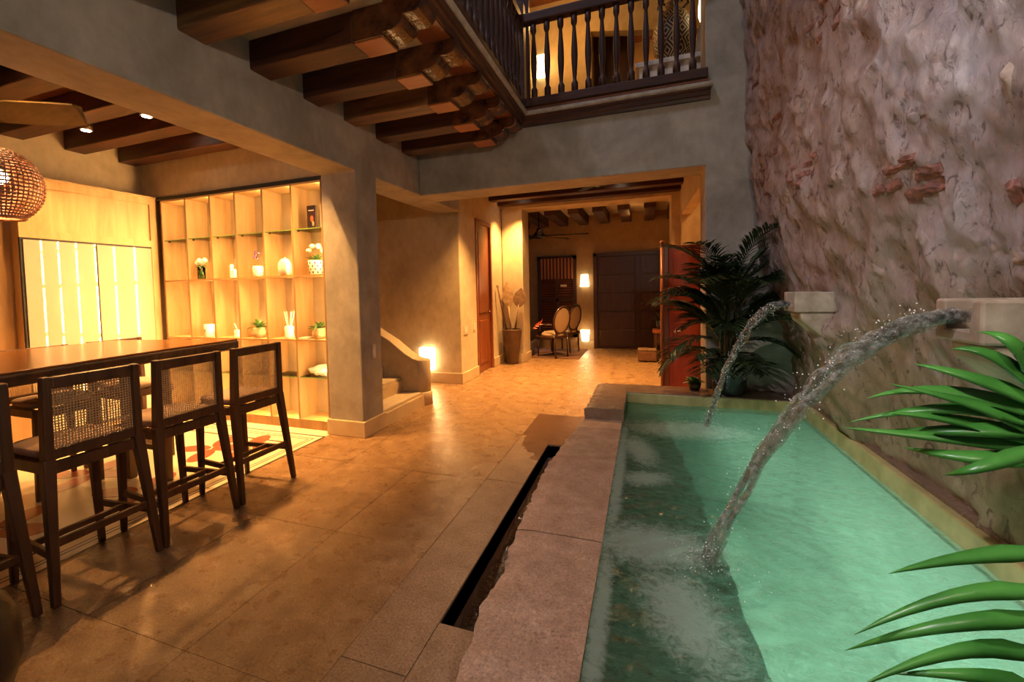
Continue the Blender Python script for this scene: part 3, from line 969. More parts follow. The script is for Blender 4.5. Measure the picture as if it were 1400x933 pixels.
# stone spouts (parts of the wall's fountain)
def spout(yc, w_, label):
    t = thing('stone_spout', label, 'spout', (1.02, yc, 1.20), group=None)
    x0, x1 = .90, 1.20
    mb = MB()
    prof = [(-w_ / 2, 1.205), (w_ / 2, 1.205), (w_ / 2, 1.335), (w_ / 2 - .045, 1.335), (w_ / 2 - .055, 1.245), (-w_ / 2 + .055, 1.245), (-w_ / 2 + .045, 1.335), (-w_ / 2, 1.335)]
    mb.prism([(yc + a, b) for a, b in prof], 'x', x0, x1)
    mb.build('trough', M['stonepiece2'], t, world=True, bevel=.008)
    MB().prism([(1.20, 1.00), (1.06, 1.04), (.94, 1.15), (.93, 1.206), (1.20, 1.206)], 'y', yc - w_ / 2 + .01, yc + w_ / 2 - .01).build('bracket', M['stonepiece2'], t, world=True, bevel=.015)
    return t
M['stonepiece2'] = noisy('pale_spout_stone', (.25, .19, .13), (.42, .34, .26), 9, 0.8, 0.7, 30)
spout(3.50, .24, 'pale stone spout on the rough wall behind the potted palm')
spout(1.80, .22, 'pale stone spout on the rough wall above the green palm fronds')

# ================================================================== POOL
PX0, PX1, PY0, PY1 = -.18, 1.228, .80, 4.50
pool = thing('raised_pool', 'raised stone pool with weathered coping and turquoise basin', 'pool', (.5, 2.6, 0))
mb = MB()
mb.box(-.30, PX0, PY0 - .2, PY1, -.7, .20)                       # left wall
mb.build('left_basin_wall', M['curb'], pool, world=True)
MB().box(-.52, -.30, PY0 - .2, 4.84, -.28, .20).build('outer_wall', M['channel'], pool, world=True)
mb = MB()
mb.box(PX0, PX1 + .01, PY0, PY1, -.62, -.55)
mb.build('basin_floor', M['basin'], pool, world=True)
MB().box(PX1 - .012, PX1 + .002, PY0, PY1, -.55, .255).build('right_basin_wall', M['basin'], pool, world=True)
MB().box(PX0, PX1, PY1 - .012, PY1 + .002, -.55, .245).build('back_basin_wall', M['basin'], pool, world=True)
MB().box(PX0, PX1, PY0 - .05, PY0, -.55, .25).build('front_basin_wall', M['basin'], pool, world=True)
bpts = [(PX0, PY0)]
for i in range(61):
    yy = PY0 + (PY1 - .01 - PY0) * i / 60
    t_ = (yy - PY0) / (PY1 - PY0)
    bpts.append((.40 - .22 * t_ ** 1.6 + .035 * noise.noise((yy * 5, 1, 0)) + .03 * noise.noise((yy * 14, 2, 0)), yy))
bpts.append((PX0, PY1 - .01))
MB().prism(bpts, 'z', -.5, .10).build('submerged_bench', M['bench'], pool, world=True)
# right curb face and ledge
mb = MB()
mb.box(PX1, 1.42, PY0 - .2, PY1, .10, .385)
mb.build('right_curb', M['curb'], pool, world=True, bevel=.01)
MB().box(PX1 + .035, 1.45, PY0 - .2, PY1, .385, .405).build('curb_ledge', M['coping_wet'], pool, world=True)
# back curb
MB().box(PX0, 1.42, PY1, 4.66, .08, .372).build('back_curb', M['curb'], pool, world=True, bevel=.01)
# coping slabs with ragged outer edge
EDGE = [(.3, -.51), (1.1, -.515), (1.27, -.525), (1.43, -.548), (1.62, -.530), (1.70, -.545), (1.98, -.565), (2.7, -.588), (3.28, -.548), (3.94, -.475), (4.9, -.47)]
def edge_x(y):
    for (a, xa), (b, xb) in zip(EDGE, EDGE[1:]):
        if y <= b:
            return xa + (xb - xa) * (y - a) / (b - a) + .012 * noise.noise((y * 13, 0, 0)) + .008 * noise.noise((y * 37, 4, 0))
    return -.47
def ragged(y0, y1, ztop, th, x1, mat, name='coping_slab', ragg=1.0):
    mb = MB()
    ny = max(6, int((y1 - y0) / .022))
    nx = 10
    g = .003
    for s in (0, 1):
        for j in range(ny + 1):
            y = y0 + g + (y1 - y0 - 2 * g) * j / ny
            ex = edge_x(y) + (.02 + .025 * noise.noise((y * 19, 9, 0))) * s * ragg
            for i in range(nx + 1):
                t = i / nx
                x = ex + (x1 - ex) * t
                z = (ztop - th * s) + (.004 * noise.noise((x * 11, y * 11, 2)) + .002 * noise.noise((x * 30, y * 30, 5))) * (1 - s)
                if s == 0 and i == 0: z -= .010 + .010 * noise.noise((y * 21, 3, 1))
                if s == 0 and i == 1: z -= .004
                mb.v.append((x, y, z))
    K = (ny + 1) * (nx + 1)
    for j in range(ny):
        for i in range(nx):
            a = j * (nx + 1) + i
            mb.f.append((a, a + 1, a + nx + 2, a + nx + 1))
            mb.f.append((a + K, a + nx + 1 + K, a + nx + 2 + K, a + 1 + K))
    for j in range(ny):
        for i in (0, nx):
            a = j * (nx + 1) + i
            mb.f.append((a, a + nx + 1, a + nx + 1 + K, a + K))
    for j in (0, ny):
        for i in range(nx):
            a = j * (nx + 1) + i
            mb.f.append((a, a + 1, a + 1 + K, a + K))
    return mb.build(name, mat, pool, world=True, smooth=False)
for (a, b, dz) in ((.3, 1.0, .004), (1.0, 1.628, .006), (1.628, 1.963, -.002), (1.963, 2.62, .0), (2.62, 3.56, -.002), (3.56, 3.83, .001)):
    ragged(a, b, .285 + dz, .085, PX0, M['coping'])
ragged(3.83, 4.86, .378, .175, PX0 + .012, M['coping_wet'])
MB().box(PX0 + .012, 1.42, PY1 + .005, 4.862, .30, .378).build('coping_slab', M['coping_wet'], pool, world=True, bevel=.004)
MB().box(PX0, 1.45, .3, PY0 - .05, .0, .385).build('coping_slab', M['coping'], pool, world=True, bevel=.006)
MB().box(-.52, 1.45, .28, .32, -.1, .2).build('front_wall', M['curb'], pool, world=True)

# water surface
mb = MB()
nx, ny = 96, 250
def water_z(x, y):
    z = .004 * noise.noise((x * 5, y * 5, 1.0)) + .003 * noise.noise((x * 13, y * 11, 4.0)) + .0018 * noise.noise((x * 27, y * 24, 8.0))
    for (s, e) in JETS:
        d = math.hypot(x - e[0], y - e[1])
        z += .006 * math.exp(-d * 2.6) * math.sin(d * 62 + 5 * noise.noise((x * 4, y * 4, 7))) + .016 * math.exp(-(d / .09) ** 2) * (1 + noise.noise((x * 40, y * 40, 0)))
    return WATER + z
for j in range(ny + 1):
    for i in range(nx + 1):
        x = PX0 + (PX1 - PX0) * i / nx
        y = PY0 + (PY1 - PY0) * j / ny
        mb.v.append((x, y, water_z(x, y)))
for j in range(ny):
    for i in range(nx):
        a = j * (nx + 1) + i
        mb.f.append((a, a + 1, a + nx + 2, a + nx + 1))
tag(mb.build('pool_water', M['water'], smooth=True, fix=False), 'rippling turquoise water with drifting foam filling the pool', 'water')

# jets
def jet(s, e, r0, label, seed, sag=.18):
    rnd = random.Random(seed)
    t = thing('water_jet', label, 'water', s)
    s, e = Vector(s), Vector(e)
    def path(u_, off=Vector((0, 0, 0))):
        p = s + (e - s) * u_
        p.z = s.z + (e.z - s.z) * (u_ ** 2) + sag * .0 + .05 * u_ * (1 - u_)
        return p + Vector((off.x, off.y * min(1.0, .35 + 2.2 * u_), off.z * min(1.0, .35 + 2.2 * u_))) * (1.0 - .25 * u_)
    for k in range(7):
        off = Vector((rnd.uniform(-.3, .3), rnd.uniform(-1, 1), rnd.uniform(-.7, .7))) * r0 * .9
        pts, rs = [], []
        n = 64
        for i in range(n + 1):
            u_ = i / n
            p = path(u_, off)
            wob = Vector((noise.noise((u_ * 9, k, seed)), noise.noise((u_ * 9, k + 5, seed)), noise.noise((u_ * 9, k + 9, seed)))) * r0 * .55 * min(1.0, .3 + 3 * u_)
            pts.append(p + wob)
            rs.append(r0 * (.44 - .22 * u_) * (1 + .45 * noise.noise((u_ * 26, k * 3, seed))))
        pts[-1].z = min(pts[-1].z, WATER - .01)
        MB().tube(pts, rs, 8, flat=.7).build('strand', M['jet'], t, smooth=True, world=True)
    # droplets around the stream and the splash
    mb = MB()
    for i in range(420):
        u_ = rnd.uniform(.10, 1.0)
        p = path(u_) + Vector((rnd.gauss(0, 1), rnd.gauss(0, 1), rnd.gauss(0, 1))) * r0 * (.34 + u_ * .28)
        mb.ball(p, rnd.uniform(.0011, .0030), n=6, m=4)
    for i in range(160):
        a = rnd.uniform(0, 2 * PI)
        q = abs(rnd.gauss(0, .11))
        mb.ball((e.x + q * math.cos(a), e.y + q * math.sin(a), WATER + .012 + abs(rnd.gauss(0, .03)) * math.exp(-q * 6)), rnd.uniform(.0010, .0026), n=5, m=3)
    o = mb.build('droplets', M['drops'], t, smooth=True, world=True)
    o['kind'] = 'stuff'
    return t
jet(JETS[0][0], JETS[0][1], .046, 'water jet arching from the spout beside the potted palm', 3)
jet(JETS[1][0], JETS[1][1], .056, 'broad water jet arching from the spout above the palm fronds', 8)
# overflow trickle over the coping
t = thing('overflow_trickle', 'thin sheet of water spilling over the coping into the channel', 'water', (-.55, 1.75, .25))
mb = MB()
for k in range(3):
    y = 1.70 + k * .06
    ex = edge_x(y)
    pts = [(ex + .012, y, .272), (ex - .006, y + .01, .258), (ex - .03, y + .02, .2), (ex - .04, y + .02, .05), (ex - .045, y + .02, -.17)]
    mb.tube(pts, [.010, .018, .017, .012, .012], 8, flat=.7)
mb.build('water_sheet', M['jet'], t, smooth=True, world=True)

# ================================================================== BAR FURNITURE
# ---- oak shelving
sh = thing('shelving_unit', 'lit oak shelving unit full of small ornaments beside the pier', 'shelving', (-4.2, 3.78, 0))
CX = [-5.30, -4.904, -4.521, -4.15, -3.764, -3.38, -3.0]
SY0, SY1 = 3.66, 3.925
MB().box(-5.32, -2.985, SY1, SY1 + .01, 0, 2.53).build('back_panel', M['backboard'], sh, world=True)
for x in CX:
    dv_ = MB().box(x - .008, x + .008, SY0, SY1, .08, 2.52).build('divider', M['oak'], sh, world=True)
    MB().box(x - .009, x + .009, SY0 - .006, SY0, .08, 2.52).build('front_edge', M['oakdark'], dv_, world=True)
    if x > -5.2:
        for z0_, z1_ in ((.10, .51), (.55, .90), (.95, 1.56), (1.61, 2.04), (2.07, 2.49)):
            MB().box(x - .0125, x - .008, SY0 + .012, SY0 + .028, z0_, z1_).build('led_strip', M['led'], dv_, world=True)
for z in (.09, .926, 1.590):
    sf_ = MB().box(-5.30, -2.995, SY0, SY1, z - .014, z + .004).build('shelf', M['oakh'], sh, world=True)
    MB().box(-5.30, -2.995, SY0 - .007, SY0, z - .014, z + .004).build('front_edge', M['oakdark'], sf_, world=True)
MB().box(-5.30, -2.995, SY0 - .004, SY1, 2.505, 2.525).build('top_board', M['oakh'], sh, world=True)
MB().box(-5.38, -2.99, SY0 - .01, SY1, 0, .075).build('plinth', M['oakdark'], sh, world=True)
MB().box(-5.38, -2.975, SY0 - .008, SY0 + .02, 2.527, 2.565).build('top_trim', M['blackline'], sh, world=True)
MB().box(-2.992, -2.978, SY0 - .008, SY0 + .02, .08, 2.527).build('side_trim', M['blackline'], sh, world=True)
for z in (2.055, .528):
    for a, b in zip(CX, CX[1:]):
        g = MB().box(a + .009, b - .009, SY0 + .012, SY1 - .002, z, z + .008).build('glass_shelf', M['glass'], sh, world=True)
        MB().box(a + .009, b - .009, SY0 + .008, SY0 + .012, z, z + .008).build('glass_edge', M['glass_edge'], g, world=True)
        for px in (a + .025, b - .025):
            MB().box(px - .006, px + .006, SY0 + .05, SY0 + .07, z - .012, z).build('shelf_pin', M['bronze'], g, world=True)

# ---- tall oak cabinet with glass doors
cb = thing('tall_cabinet', 'tall oak cabinet with two cream glass doors in the bar corner', 'cabinet', (-5.5, 3.0, 0))
XC = -5.383
MB().box(-5.64, XC - .03, 2.40, 3.655, 0, 2.53).build('carcass', M['oak'], cb, world=True)
mb = MB()
mb.box(XC - .03, XC, 2.40, 2.47, 2.06, 2.55)
mb.box(XC - .03, XC, 3.58, 3.655, 0.0, 2.55)
mb.box(XC - .03, XC, 2.47, 3.58, 2.475, 2.55)
mb.box(XC - .03, XC, 2.40, 3.58, 1.985, 2.06)
mb.build('face_frame', M['oak'], cb, world=True)
MB().box(-5.65, XC + .012, 2.39, 3.655, 2.55, 2.568).build('top_board', M['oakh'], cb, world=True)
MB().box(XC - .03, XC - .022, 2.47, 3.58, 2.06, 2.475).build('upper_panel', M['oak'], cb, world=True)
MB().box(XC - .028, XC - .006, 2.405, 3.58, .08, 1.985).build('door_frame', M['blackline'], cb, world=True)
for a, b in ((2.425, 3.008), (3.022, 3.572)):
    MB().box(XC - .006, XC + .004, a, b, .10, 1.965).build('glass_door', M['lacquer'], cb, world=True)
pn = thing('wall_panelling', 'brown oak plank panelling left of the tall cabinet', 'panelling', (-5.62, 1.4, 0), kind='structure')
for i in range(12):
    a = .0 + i * .2
    MB().box(-5.65, -5.52 + random.uniform(-.003, .003), a + .002, a + .198, 0, 2.48).build('plank', M['oakdark'], pn, world=True)
ct = thing('side_counter', 'low oak counter against the plank panelling', 'counter', (-5.4, 1.6, 0))
MB().box(-5.51, -5.30, .4, 2.38, 0, .90).build('body', M['oakdark'], ct, world=True)
MB().box(-5.515, -5.28, .4, 2.39, .90, .935).build('worktop', M['oakh'], ct, world=True, bevel=.004)

# ---- high table
tb = thing('high_table', 'long high dining table with dark live-edge wooden slab top', 'table', (-3.6, 1.6, 0))
TT = 1.048
out = [(-3.10, 2.70), (-3.05, 2.2), (-3.0, 1.7), (-2.93, 1.2), (-2.90, .6), (-2.9, 0.0), (-4.15, 0.0), (-4.16, .6), (-4.13, 1.2), (-4.17, 1.7), (-4.16, 2.1), (-4.20, 2.40), (-3.9, 2.50), (-3.5, 2.58)]
mb = MB()
mb.prism(out, 'z', TT - .014, TT)
mb.build('slab_top', M['table'], tb, world=True, bevel=.004)
MB().prism([(x + (.008 if x > -3.6 else -.008), y + (.006 if y > 2.4 else 0)) for x, y in out], 'z', TT - .078, TT - .013).build('live_edge', M['liveedge'], tb, world=True, bevel=.012)
MB().box(-3.09, -3.05, 2.3, 2.6, TT - .08, TT - .075).build('edge_batten', M['stool'], tb, world=True)
for (x, y) in ((-3.42, 2.30), (-3.75, 2.25), (-3.42, .3), (-3.75, .3)):
    MB().beam((x, y, TT - .072), (x, y, 0), .07, .07, .05, .05).build('leg', M['stool'], tb, world=True)
MB().box(-3.78, -3.40, 2.24, 2.32, .25, .29).build('stretcher', M['stool'], tb, world=True)

# ---- counter stools
def make_stool():
    t = thing('counter_stool', '', 'stool', (0, 0, 0), group='walnut counter stools round the high table')
    W = M['stool']
    for s in (-1, 1):
        mb = MB()
        mb.beam((.205, s * .19, 1.045), (.195, s * .195, .64), .036, .042, .04, .05, up=(1, 0, 0))
        mb.beam((.195, s * .195, .66), (.268, s * .232, 0), .05, .05, .030, .034, up=(1, 0, 0))
        mb.build('rear_leg', W, t, bevel=.006)
    for s in (-1, 1):
        MB().beam((-.165, s * .175, .63), (-.155, s * .192, 0), .046, .046, .028, .030, up=(1, 0, 0)).build('front_leg', W, t, bevel=.006)
    mb = MB()
    mb.box(-.19, .205, -.20, -.17, .585, .642)
    mb.box(-.19, .205, .17, .20, .585, .642)
    mb.box(-.20, -.165, -.20, .20, .585, .642)
    mb.box(.175, .205, -.20, .20, .585, .642)
    mb.build('seat_frame', W, t, bevel=.004)
    # cushion
    mb = MB()
    n, m_ = 14, 6
    prof = []
    for k in range(m_ + 1):
        u_ = k / m_
        prof.append((1 - .10 * (2 * abs(u_ - .5)) ** 3 - (.25 if u_ > .9 else 0), .640 + .055 * u_))
    vs, fs = [], []
    N = 28
    for (s, z) in prof:
        for k in range(N):
            a = 2 * PI * k / N
            c, d = math.cos(a), math.sin(a)
            e = 4.5
            rr = (abs(c) ** e + abs(d) ** e) ** (-1 / e)
            vs.append((-.008 + .188 * s * rr * c, .192 * s * rr * d, z + .006 * (1 - (s * rr) ** 2 * 0)))
    for i in range(len(prof) - 1):
        for k in range(N):
            fs.append((i * N + k, i * N + (k + 1) % N, (i + 1) * N + (k + 1) % N, (i + 1) * N + k))
    fs.append(tuple(range(N - 1, -1, -1)))
    fs.append(tuple(range((len(prof) - 1) * N, len(prof) * N)))
    mb.add(vs, fs)
    mb.build('seat_cushion', M['fabric'], t, smooth=True)
    bk = MB().box(.185, .222, -.172, .172, .985, 1.043).build('top_rail', W, t, bevel=.008)
    MB().box(.178, .214, -.178, .178, .655, .705).build('bottom_rail', W, t, bevel=.005)
    # woven cane panel
    mb = MB()
    x = .201
    n = 27
    for i in range(n + 1):
        y = -.172 + .344 * i / n
        mb.box(x - .0012, x + .0012, y - .0026, y + .0026, .70, .99)
    n = 22
    for j in range(n + 1):
        z = .702 + .285 * j / n
        mb.box(x - .0018, x + .0006, -.172, .172, z - .0026, z + .0026)
    mb.build('cane_panel', M['cane'], t, fix=False)
    for s in (-1, 1):
        MB().beam((-.157, s * .186, .235), (.243, s * .226, .235), .022, .034).build('side_stretcher', W, t, bevel=.003)
    MB().beam((.236, -.222, .275), (.236, .222, .275), .022, .036).build('rear_stretcher', W, t, bevel=.003)
    MB().beam((.04, -.205, .235), (.04, .205, .235), .022, .03).build('cross_stretcher', W, t, bevel=.003)
    return t
base = make_stool()
spots = [(-2.788, 2.405, 0, 'walnut cane-back counter stool at the table corner nearest the oak shelving'),
         (-2.785, 1.895, 0, 'walnut cane-back counter stool second from the oak shelving, courtyard side'),
         (-2.785, 1.395, 0, 'walnut cane-back counter stool third from the oak shelving, courtyard side'),
         (-2.80, .872, 0, 'walnut cane-back counter stool beside the dark stone drum'),
         (-4.08, 2.50, PI, 'walnut counter stool opposite, on the cabinet side nearest the shelving'),
         (-4.10, 1.96, PI, 'walnut counter stool in the middle of the cabinet side of the table'),
         (-4.10, 1.42, PI, 'walnut counter stool on the cabinet side below the wicker pendant')]
for i, (x, y, a, lab) in enumerate(spots):
    o = base if i == 0 else copy_tree(base)
    o.location = (x, y, 0)
    o.rotation_euler = (0, 0, a)
    o['label'] = lab

# ---- wicker pendant
pd = thing('pendant_lamp', 'oblate woven wicker pendant lamp hanging above the high table', 'pendant lamp', (-3.76, 1.6, 1.91))
cx, cy = -3.76, 1.6
prof = []
for i in range(25):
    t = -1.02 + (PI / 2 + 1.02 - .14) * i / 24
    prof.append((.205 * math.cos(t), 2.12 + .222 * math.sin(t) / .98))
mb = MB()
nr = 24
for i, (r, z) in enumerate(prof):
    pts = []
    for k in range(48):
        a = 2 * PI * k / 48
        rr = r + (.004 if (k + i) % 2 else -.003)
        pts.append((cx + rr * math.cos(a), cy + rr * math.sin(a), z))
    mb.tube(pts + [pts[0]], .0062, 5, cap=False)
mb.build('wicker_weave', M['rattan'], pd, smooth=True, world=True)
mb = MB()
for k in range(48):
    a = 2 * PI * k / 48
    mb.tube([(cx + r * math.cos(a), cy + r * math.sin(a), z) for r, z in prof[::2]], .004, 4, cap=False)
mb.build('wicker_ribs', M['rattan'], pd, smooth=True, world=True)
mb = MB()
r, z = prof[0]
mb.tube([(cx + r * math.cos(2 * PI * k / 40), cy + r * math.sin(2 * PI * k / 40), z - .006) for k in range(41)], .012, 6, cap=False)
mb.build('bottom_rim', M['rattan'], pd, smooth=True, world=True)
MB().ball((cx, cy, 2.17), .045, n=14, m=8).build('bulb', M['spotglass'], pd, smooth=True, world=True)
MB().tube([(cx, cy, 2.22), (cx, cy, 3.15)], .006, 6).build('cord', M['black'], pd, world=True)
MB().lathe([(.02, 2.21), (.03, 2.23), (.03, 2.30), (.01, 2.34)], (cx, cy, 0), 12).build('socket', M['black'], pd, smooth=True, world=True)
light('POINT', 'pendant_light', (cx, cy, 2.08), 7, WARM, .05)

# ---- ceiling fan in the bar
def ceiling_fan(name, label, hub, zc, radius, angles, mats, bw=.13, tilt=.012):
    t = thing(name, label, 'fan', (hub[0], hub[1], hub[2]))
    x, y, z = hub
    MB().tube([(x, y, z + .06), (x, y, zc)], .013, 8).build('rod', M['black'], t, world=True)
    MB().lathe([(.02, .16), (.05, .14), (.06, .08), (.10, .05), (.125, .02), (.125, -.02), (.09, -.05), (.03, -.065)], (x, y, z), 20).build('motor', M['black'], t, smooth=True, world=True)
    MB().lathe([(.07, 0), (.06, -.03), (.02, -.05)], (x, y, zc), 16).build('canopy', M['black'], t, smooth=True, world=True)
    for k, a in enumerate(angles):
        d = Vector((math.cos(a), math.sin(a), 0))
        s = Vector((-math.sin(a), math.cos(a), 0))
        vs = []
        prof = [(.10, .035), (.22, bw * .42), (.45 * radius, bw * .55), (.8 * radius, bw * .5), (.96 * radius, bw * .42), (radius, bw * .15)]
        mb = MB()
        for r_, hw in prof:
            c = Vector(hub) + d * r_
            for q, e in ((-1, -1), (1, -1), (1, 1), (-1, 1)):
                vs.append(c + s * hw * q + Vector((0, 0, tilt * q + .005 * e)))
        fs = [(0, 1, 2, 3)]
        for i in range(len(prof) - 1):
            for j in range(4):
                fs.append((i * 4 + j, i * 4 + (j + 1) % 4, i * 4 + 4 + (j + 1) % 4, i * 4 + 4 + j))
        fs.append(tuple(range(len(vs) - 1, len(vs) - 5, -1)))
        mb.add(vs, fs)
        mb.build('blade', mats[k % len(mats)], t, world=True)
    return t
ceiling_fan('ceiling_fan', 'dark ceiling fan with broad blades under the bar beams', (-4.45, 1.72, 2.73), 3.15, .76, [R(a) for a in (30, 270, 150)], [M['olive'], M['black'], M['black']], .17, -.045)

# ---- recessed spots in the bar ceiling
def spot_lamp(loc, label, energy, target=None, ang=120, blend=.7, z_top=None, color=WARM, soft=.03):
    t = thing('ceiling_spotlight', label, 'spotlight', loc)
    x, y, z = loc
    MB().lathe([(.045, .0), (.05, -.004), (.05, .06), (.03, .08)], (x, y, z), 18).build('housing', M['bronze'], t, smooth=True, world=True)
    MB().lathe([(.036, -.006), (.02, -.008), (.001, -.008)], (x, y, z), 18).build('lens', M['spotglass'], t, smooth=True, world=True)
    if z_top:
        MB().tube([(x, y, z + .07), (x, y, z_top)], .012, 8).build('stem', M['bronze'], t, world=True)
    light('SPOT', 'spot_light', (x, y, z - .02), energy, color, soft, target or (x, y, 0), ang, blend)
    return t
G = [BY[i] + .19 + .16 for i in range(len(BY))]
spot_lamp((-3.96, 2.655, 2.945), 'small ceiling spotlight between bar beams above the table end', 170, (-3.85, 2.75, 0), 125, .8, 3.15)
spot_lamp((-4.78, 2.655, 2.945), 'small ceiling spotlight between bar beams before the oak cabinet', 85, (-4.85, 2.85, 0), 120, .8, 3.15)
spot_lamp((-3.16, G[7] - .04, 3.10), 'recessed ceiling spotlight between bar beams by the arcade lintel', 150, (-3.05, 2.55, 0), 110, .4, 3.15, soft=.012)
spot_lamp((-3.9, G[5], 3.11), 'recessed ceiling spotlight above the wicker pendant', 45, (-3.9, G[5], 0), 120, .8, 3.15)

spot_lamp((-3.25, G[8] - .06, 3.11), 'recessed ceiling spotlight over the tile floor between table and pier', 260, (-3.4, 3.0, 0), 80, .8, 3.15)
spot_lamp((-4.4, G[8] - .06, 3.11), 'recessed ceiling spotlight over the tile floor before the shelving', 220, (-4.3, 2.95, 0), 80, .8, 3.15)
# ---- ornaments on the shelves
def lathe_thing(name, label, cat, loc, prof, mat, part, n=18, smooth=True):
    t = thing(name, label, cat, loc)
    MB().lathe(prof, n=n).build(part, mat, t, smooth=smooth)
    return t
YS = 3.76
def leafy(t, z, n, length, mat, seed, up=.6, wid=.02, spread=1.0):
    rnd = random.Random(seed)
    for i in range(n):
        a = 2 * PI * i / n + rnd.uniform(-.3, .3)
        e = rnd.uniform(.15, 1.25) * up + .1
        l = length * rnd.uniform(.7, 1.1)
        d = Vector((math.cos(a) * math.cos(e) * spread, math.sin(a) * math.cos(e) * spread * .75, math.sin(e)))
        pts, ws = [], []
        for k in range(6):
            u_ = k / 5
            pts.append(Vector((0, 0, z)) + d * l * u_ + Vector((0, 0, -.35 * l * u_ * u_)))
            ws.append(wid * (math.sin(PI * min(1, .15 + u_ * .82)) + .08))
        MB().strip(pts, ws, (d.y, -d.x, .3) if abs(d.z) > .95 else (0, 0, 1)).build('leaf', mat, t)
# row on the 1.59 shelf
t = thing('flower_vase', 'glass vase of white roses on the upper oak shelf', 'vase', (-4.775, 3.72, 1.594))
MB().lathe([(.036, 0), (.040, .004), (.042, .14), (.038, .142), (.035, .01)], n=18, cap=False).build('vase', M['glass'], t, smooth=True)
MB().lathe([(.034, .004), (.037, .10), (.001, .10)], n=16).build('stems', M['leaf'], t, smooth=True)
leafy(t, .14, 10, .085, M['leaf'], 4, .5, .03)
for (dx, dy, dz, r) in ((-.055, 0, .19, .030), (.0, -.02, .205, .034), (.05, .01, .215, .030), (-.02, .03, .20, .03)):
    f = MB().ball((dx, dy, dz), r, n=12, m=7, sz=.85).build('rose', M['offwhite'], t, smooth=True)
    MB().ball((dx, dy - .004, dz + r * .45), r * .62, n=10, m=6).build('rose_heart', M['offwhite'], f, smooth=True)
t = thing('candle_cluster', 'pair of white knotted pillar candles on the upper oak shelf', 'candle', (-4.29, 3.72, 1.594))
for (dx, h, r) in ((-.015, .155, .022), (.025, .10, .02)):
    prof = [(r, 0)]
    for k in range(9):
        prof.append((r * (.78 + .30 * (k % 2)), .01 + (h - .02) * k / 8))
    prof.append((.004, h))
    MB().lathe(prof, (dx, 0, 0), 14).build('candle', M['offwhite'], t, smooth=True)
t = thing('orchid_pot', 'small pot with purple flowers on the upper oak shelf', 'plant', (-3.925, 3.72, 1.594))
MB().lathe([(.038, 0), (.05, .02), (.056, .09), (.05, .115), (.042, .115), (.03, .09)], n=18).build('pot', M['white'], t, smooth=True)
leafy(t, .11, 9, .06, M['leaf'], 9, .5, .028)
MB().tube([(0, 0, .11), (.0, -.01, .2), (.005, -.02, .30)], .002, 5).build('stem', M['leaf'], t)
for k in range(9):
    rnd = random.Random(40 + k)
    MB().ball((rnd.uniform(-.04, .05), -.02 + rnd.uniform(-.02, .02), .215 + rnd.uniform(-.015, .075)), .012, n=8, m=5, sz=.6).build('blossom', M['purple'], t, smooth=True)
t = thing('ribbed_ornament', 'white ribbed pumpkin-shaped ornament on the upper oak shelf', 'ornament', (-3.555, 3.72, 1.594))
for k in range(9):
    a = -1.15 + 2.3 * k / 8
    d = Vector((math.sin(a), 0, math.cos(a)))
    mb = MB()
    mb.ball((d.x * .050, .0, .10 + (d.z - 1) * .03), .028, n=10, m=8, sy=1.6, sz=3.1)
    mb.v = [(x, y, max(0.0, z)) for x, y, z in mb.v]
    mb.build('rib', M['white'], t, smooth=True)
MB().tube([(0, 0, .15), (.004, 0, .185), (.012, 0, .195)], .007, 6).build('stalk', M['white'], t, smooth=True)
t = thing('flower_basket', 'white check basket with white flowers on the upper shelf by the pier', 'plant', (-3.165, 3.748, 1.594))
MB().lathe([(.062, 0), (.075, .06), (.082, .145), (.074, .145), (.06, .02)], n=18, cap=False).build('basket', M['white'], t, smooth=True)
for j in range(4):
    for k in range(18):
        a = 2 * PI * k / 18
        r = .069 + .012 * j / 3 + .001
        z = .022 + .032 * j
        if (k + j) % 2 == 0:
            MB().box(-.006, .006, -.0015, .0015, -.010, .010).build('weave_check', M['book'], t).matrix_local = Matrix.Translation((r * math.cos(a), r * math.sin(a), z)) @ Matrix.Rotation(a + PI / 2, 4, 'Z')
leafy(t, .13, 22, .14, M['leaf'], 15, .9, .034)
for (dx, dy, dz) in ((-.09, 0, .25), (-.02, -.03, .29), (.05, -.02, .28), (.0, .04, .30), (.09, 0, .24)):
    MB().ball((dx, dy, dz), .030, n=10, m=6, sz=.8).build('flower', M['offwhite'], t, smooth=True)
# glass shelf items
t = thing('picture_book', 'black picture book standing on the top glass shelf', 'book', (-3.13, 3.73, 2.063))
MB().box(-.105, .0, -.012, .012, 0, .235).build('cover', M['book'], t)
MB().ball((-.045, -.013, .10), .02, sy=.1, sz=1.6, n=10, m=6).build('cover_red_print', M['heliconia'], t)
MB().ball((-.03, -.013, .05), .013, sy=.1, sz=2.0, n=10, m=6).build('cover_yellow_print', M['cane'], t)
MB().box(-.085, -.02, -.0135, -.012, .180, .190).build('title_print', M['white'], t)
t = thing('white_box', 'white upright box beside the picture book on glass shelf', 'box', (-3.075, 3.82, 2.063))
MB().box(-.035, .06, -.05, .05, 0, .25).build('body', M['white'], t)
t = thing('shelf_spotlight', 'small white ornament lamp in the top shelf cell', 'lamp', (-3.06, 3.84, 2.42))
MB().lathe([(.03, 0), (.045, .01), (.045, .06), (.03, .085)], n=14).build('shade', M['white'], t, smooth=True)
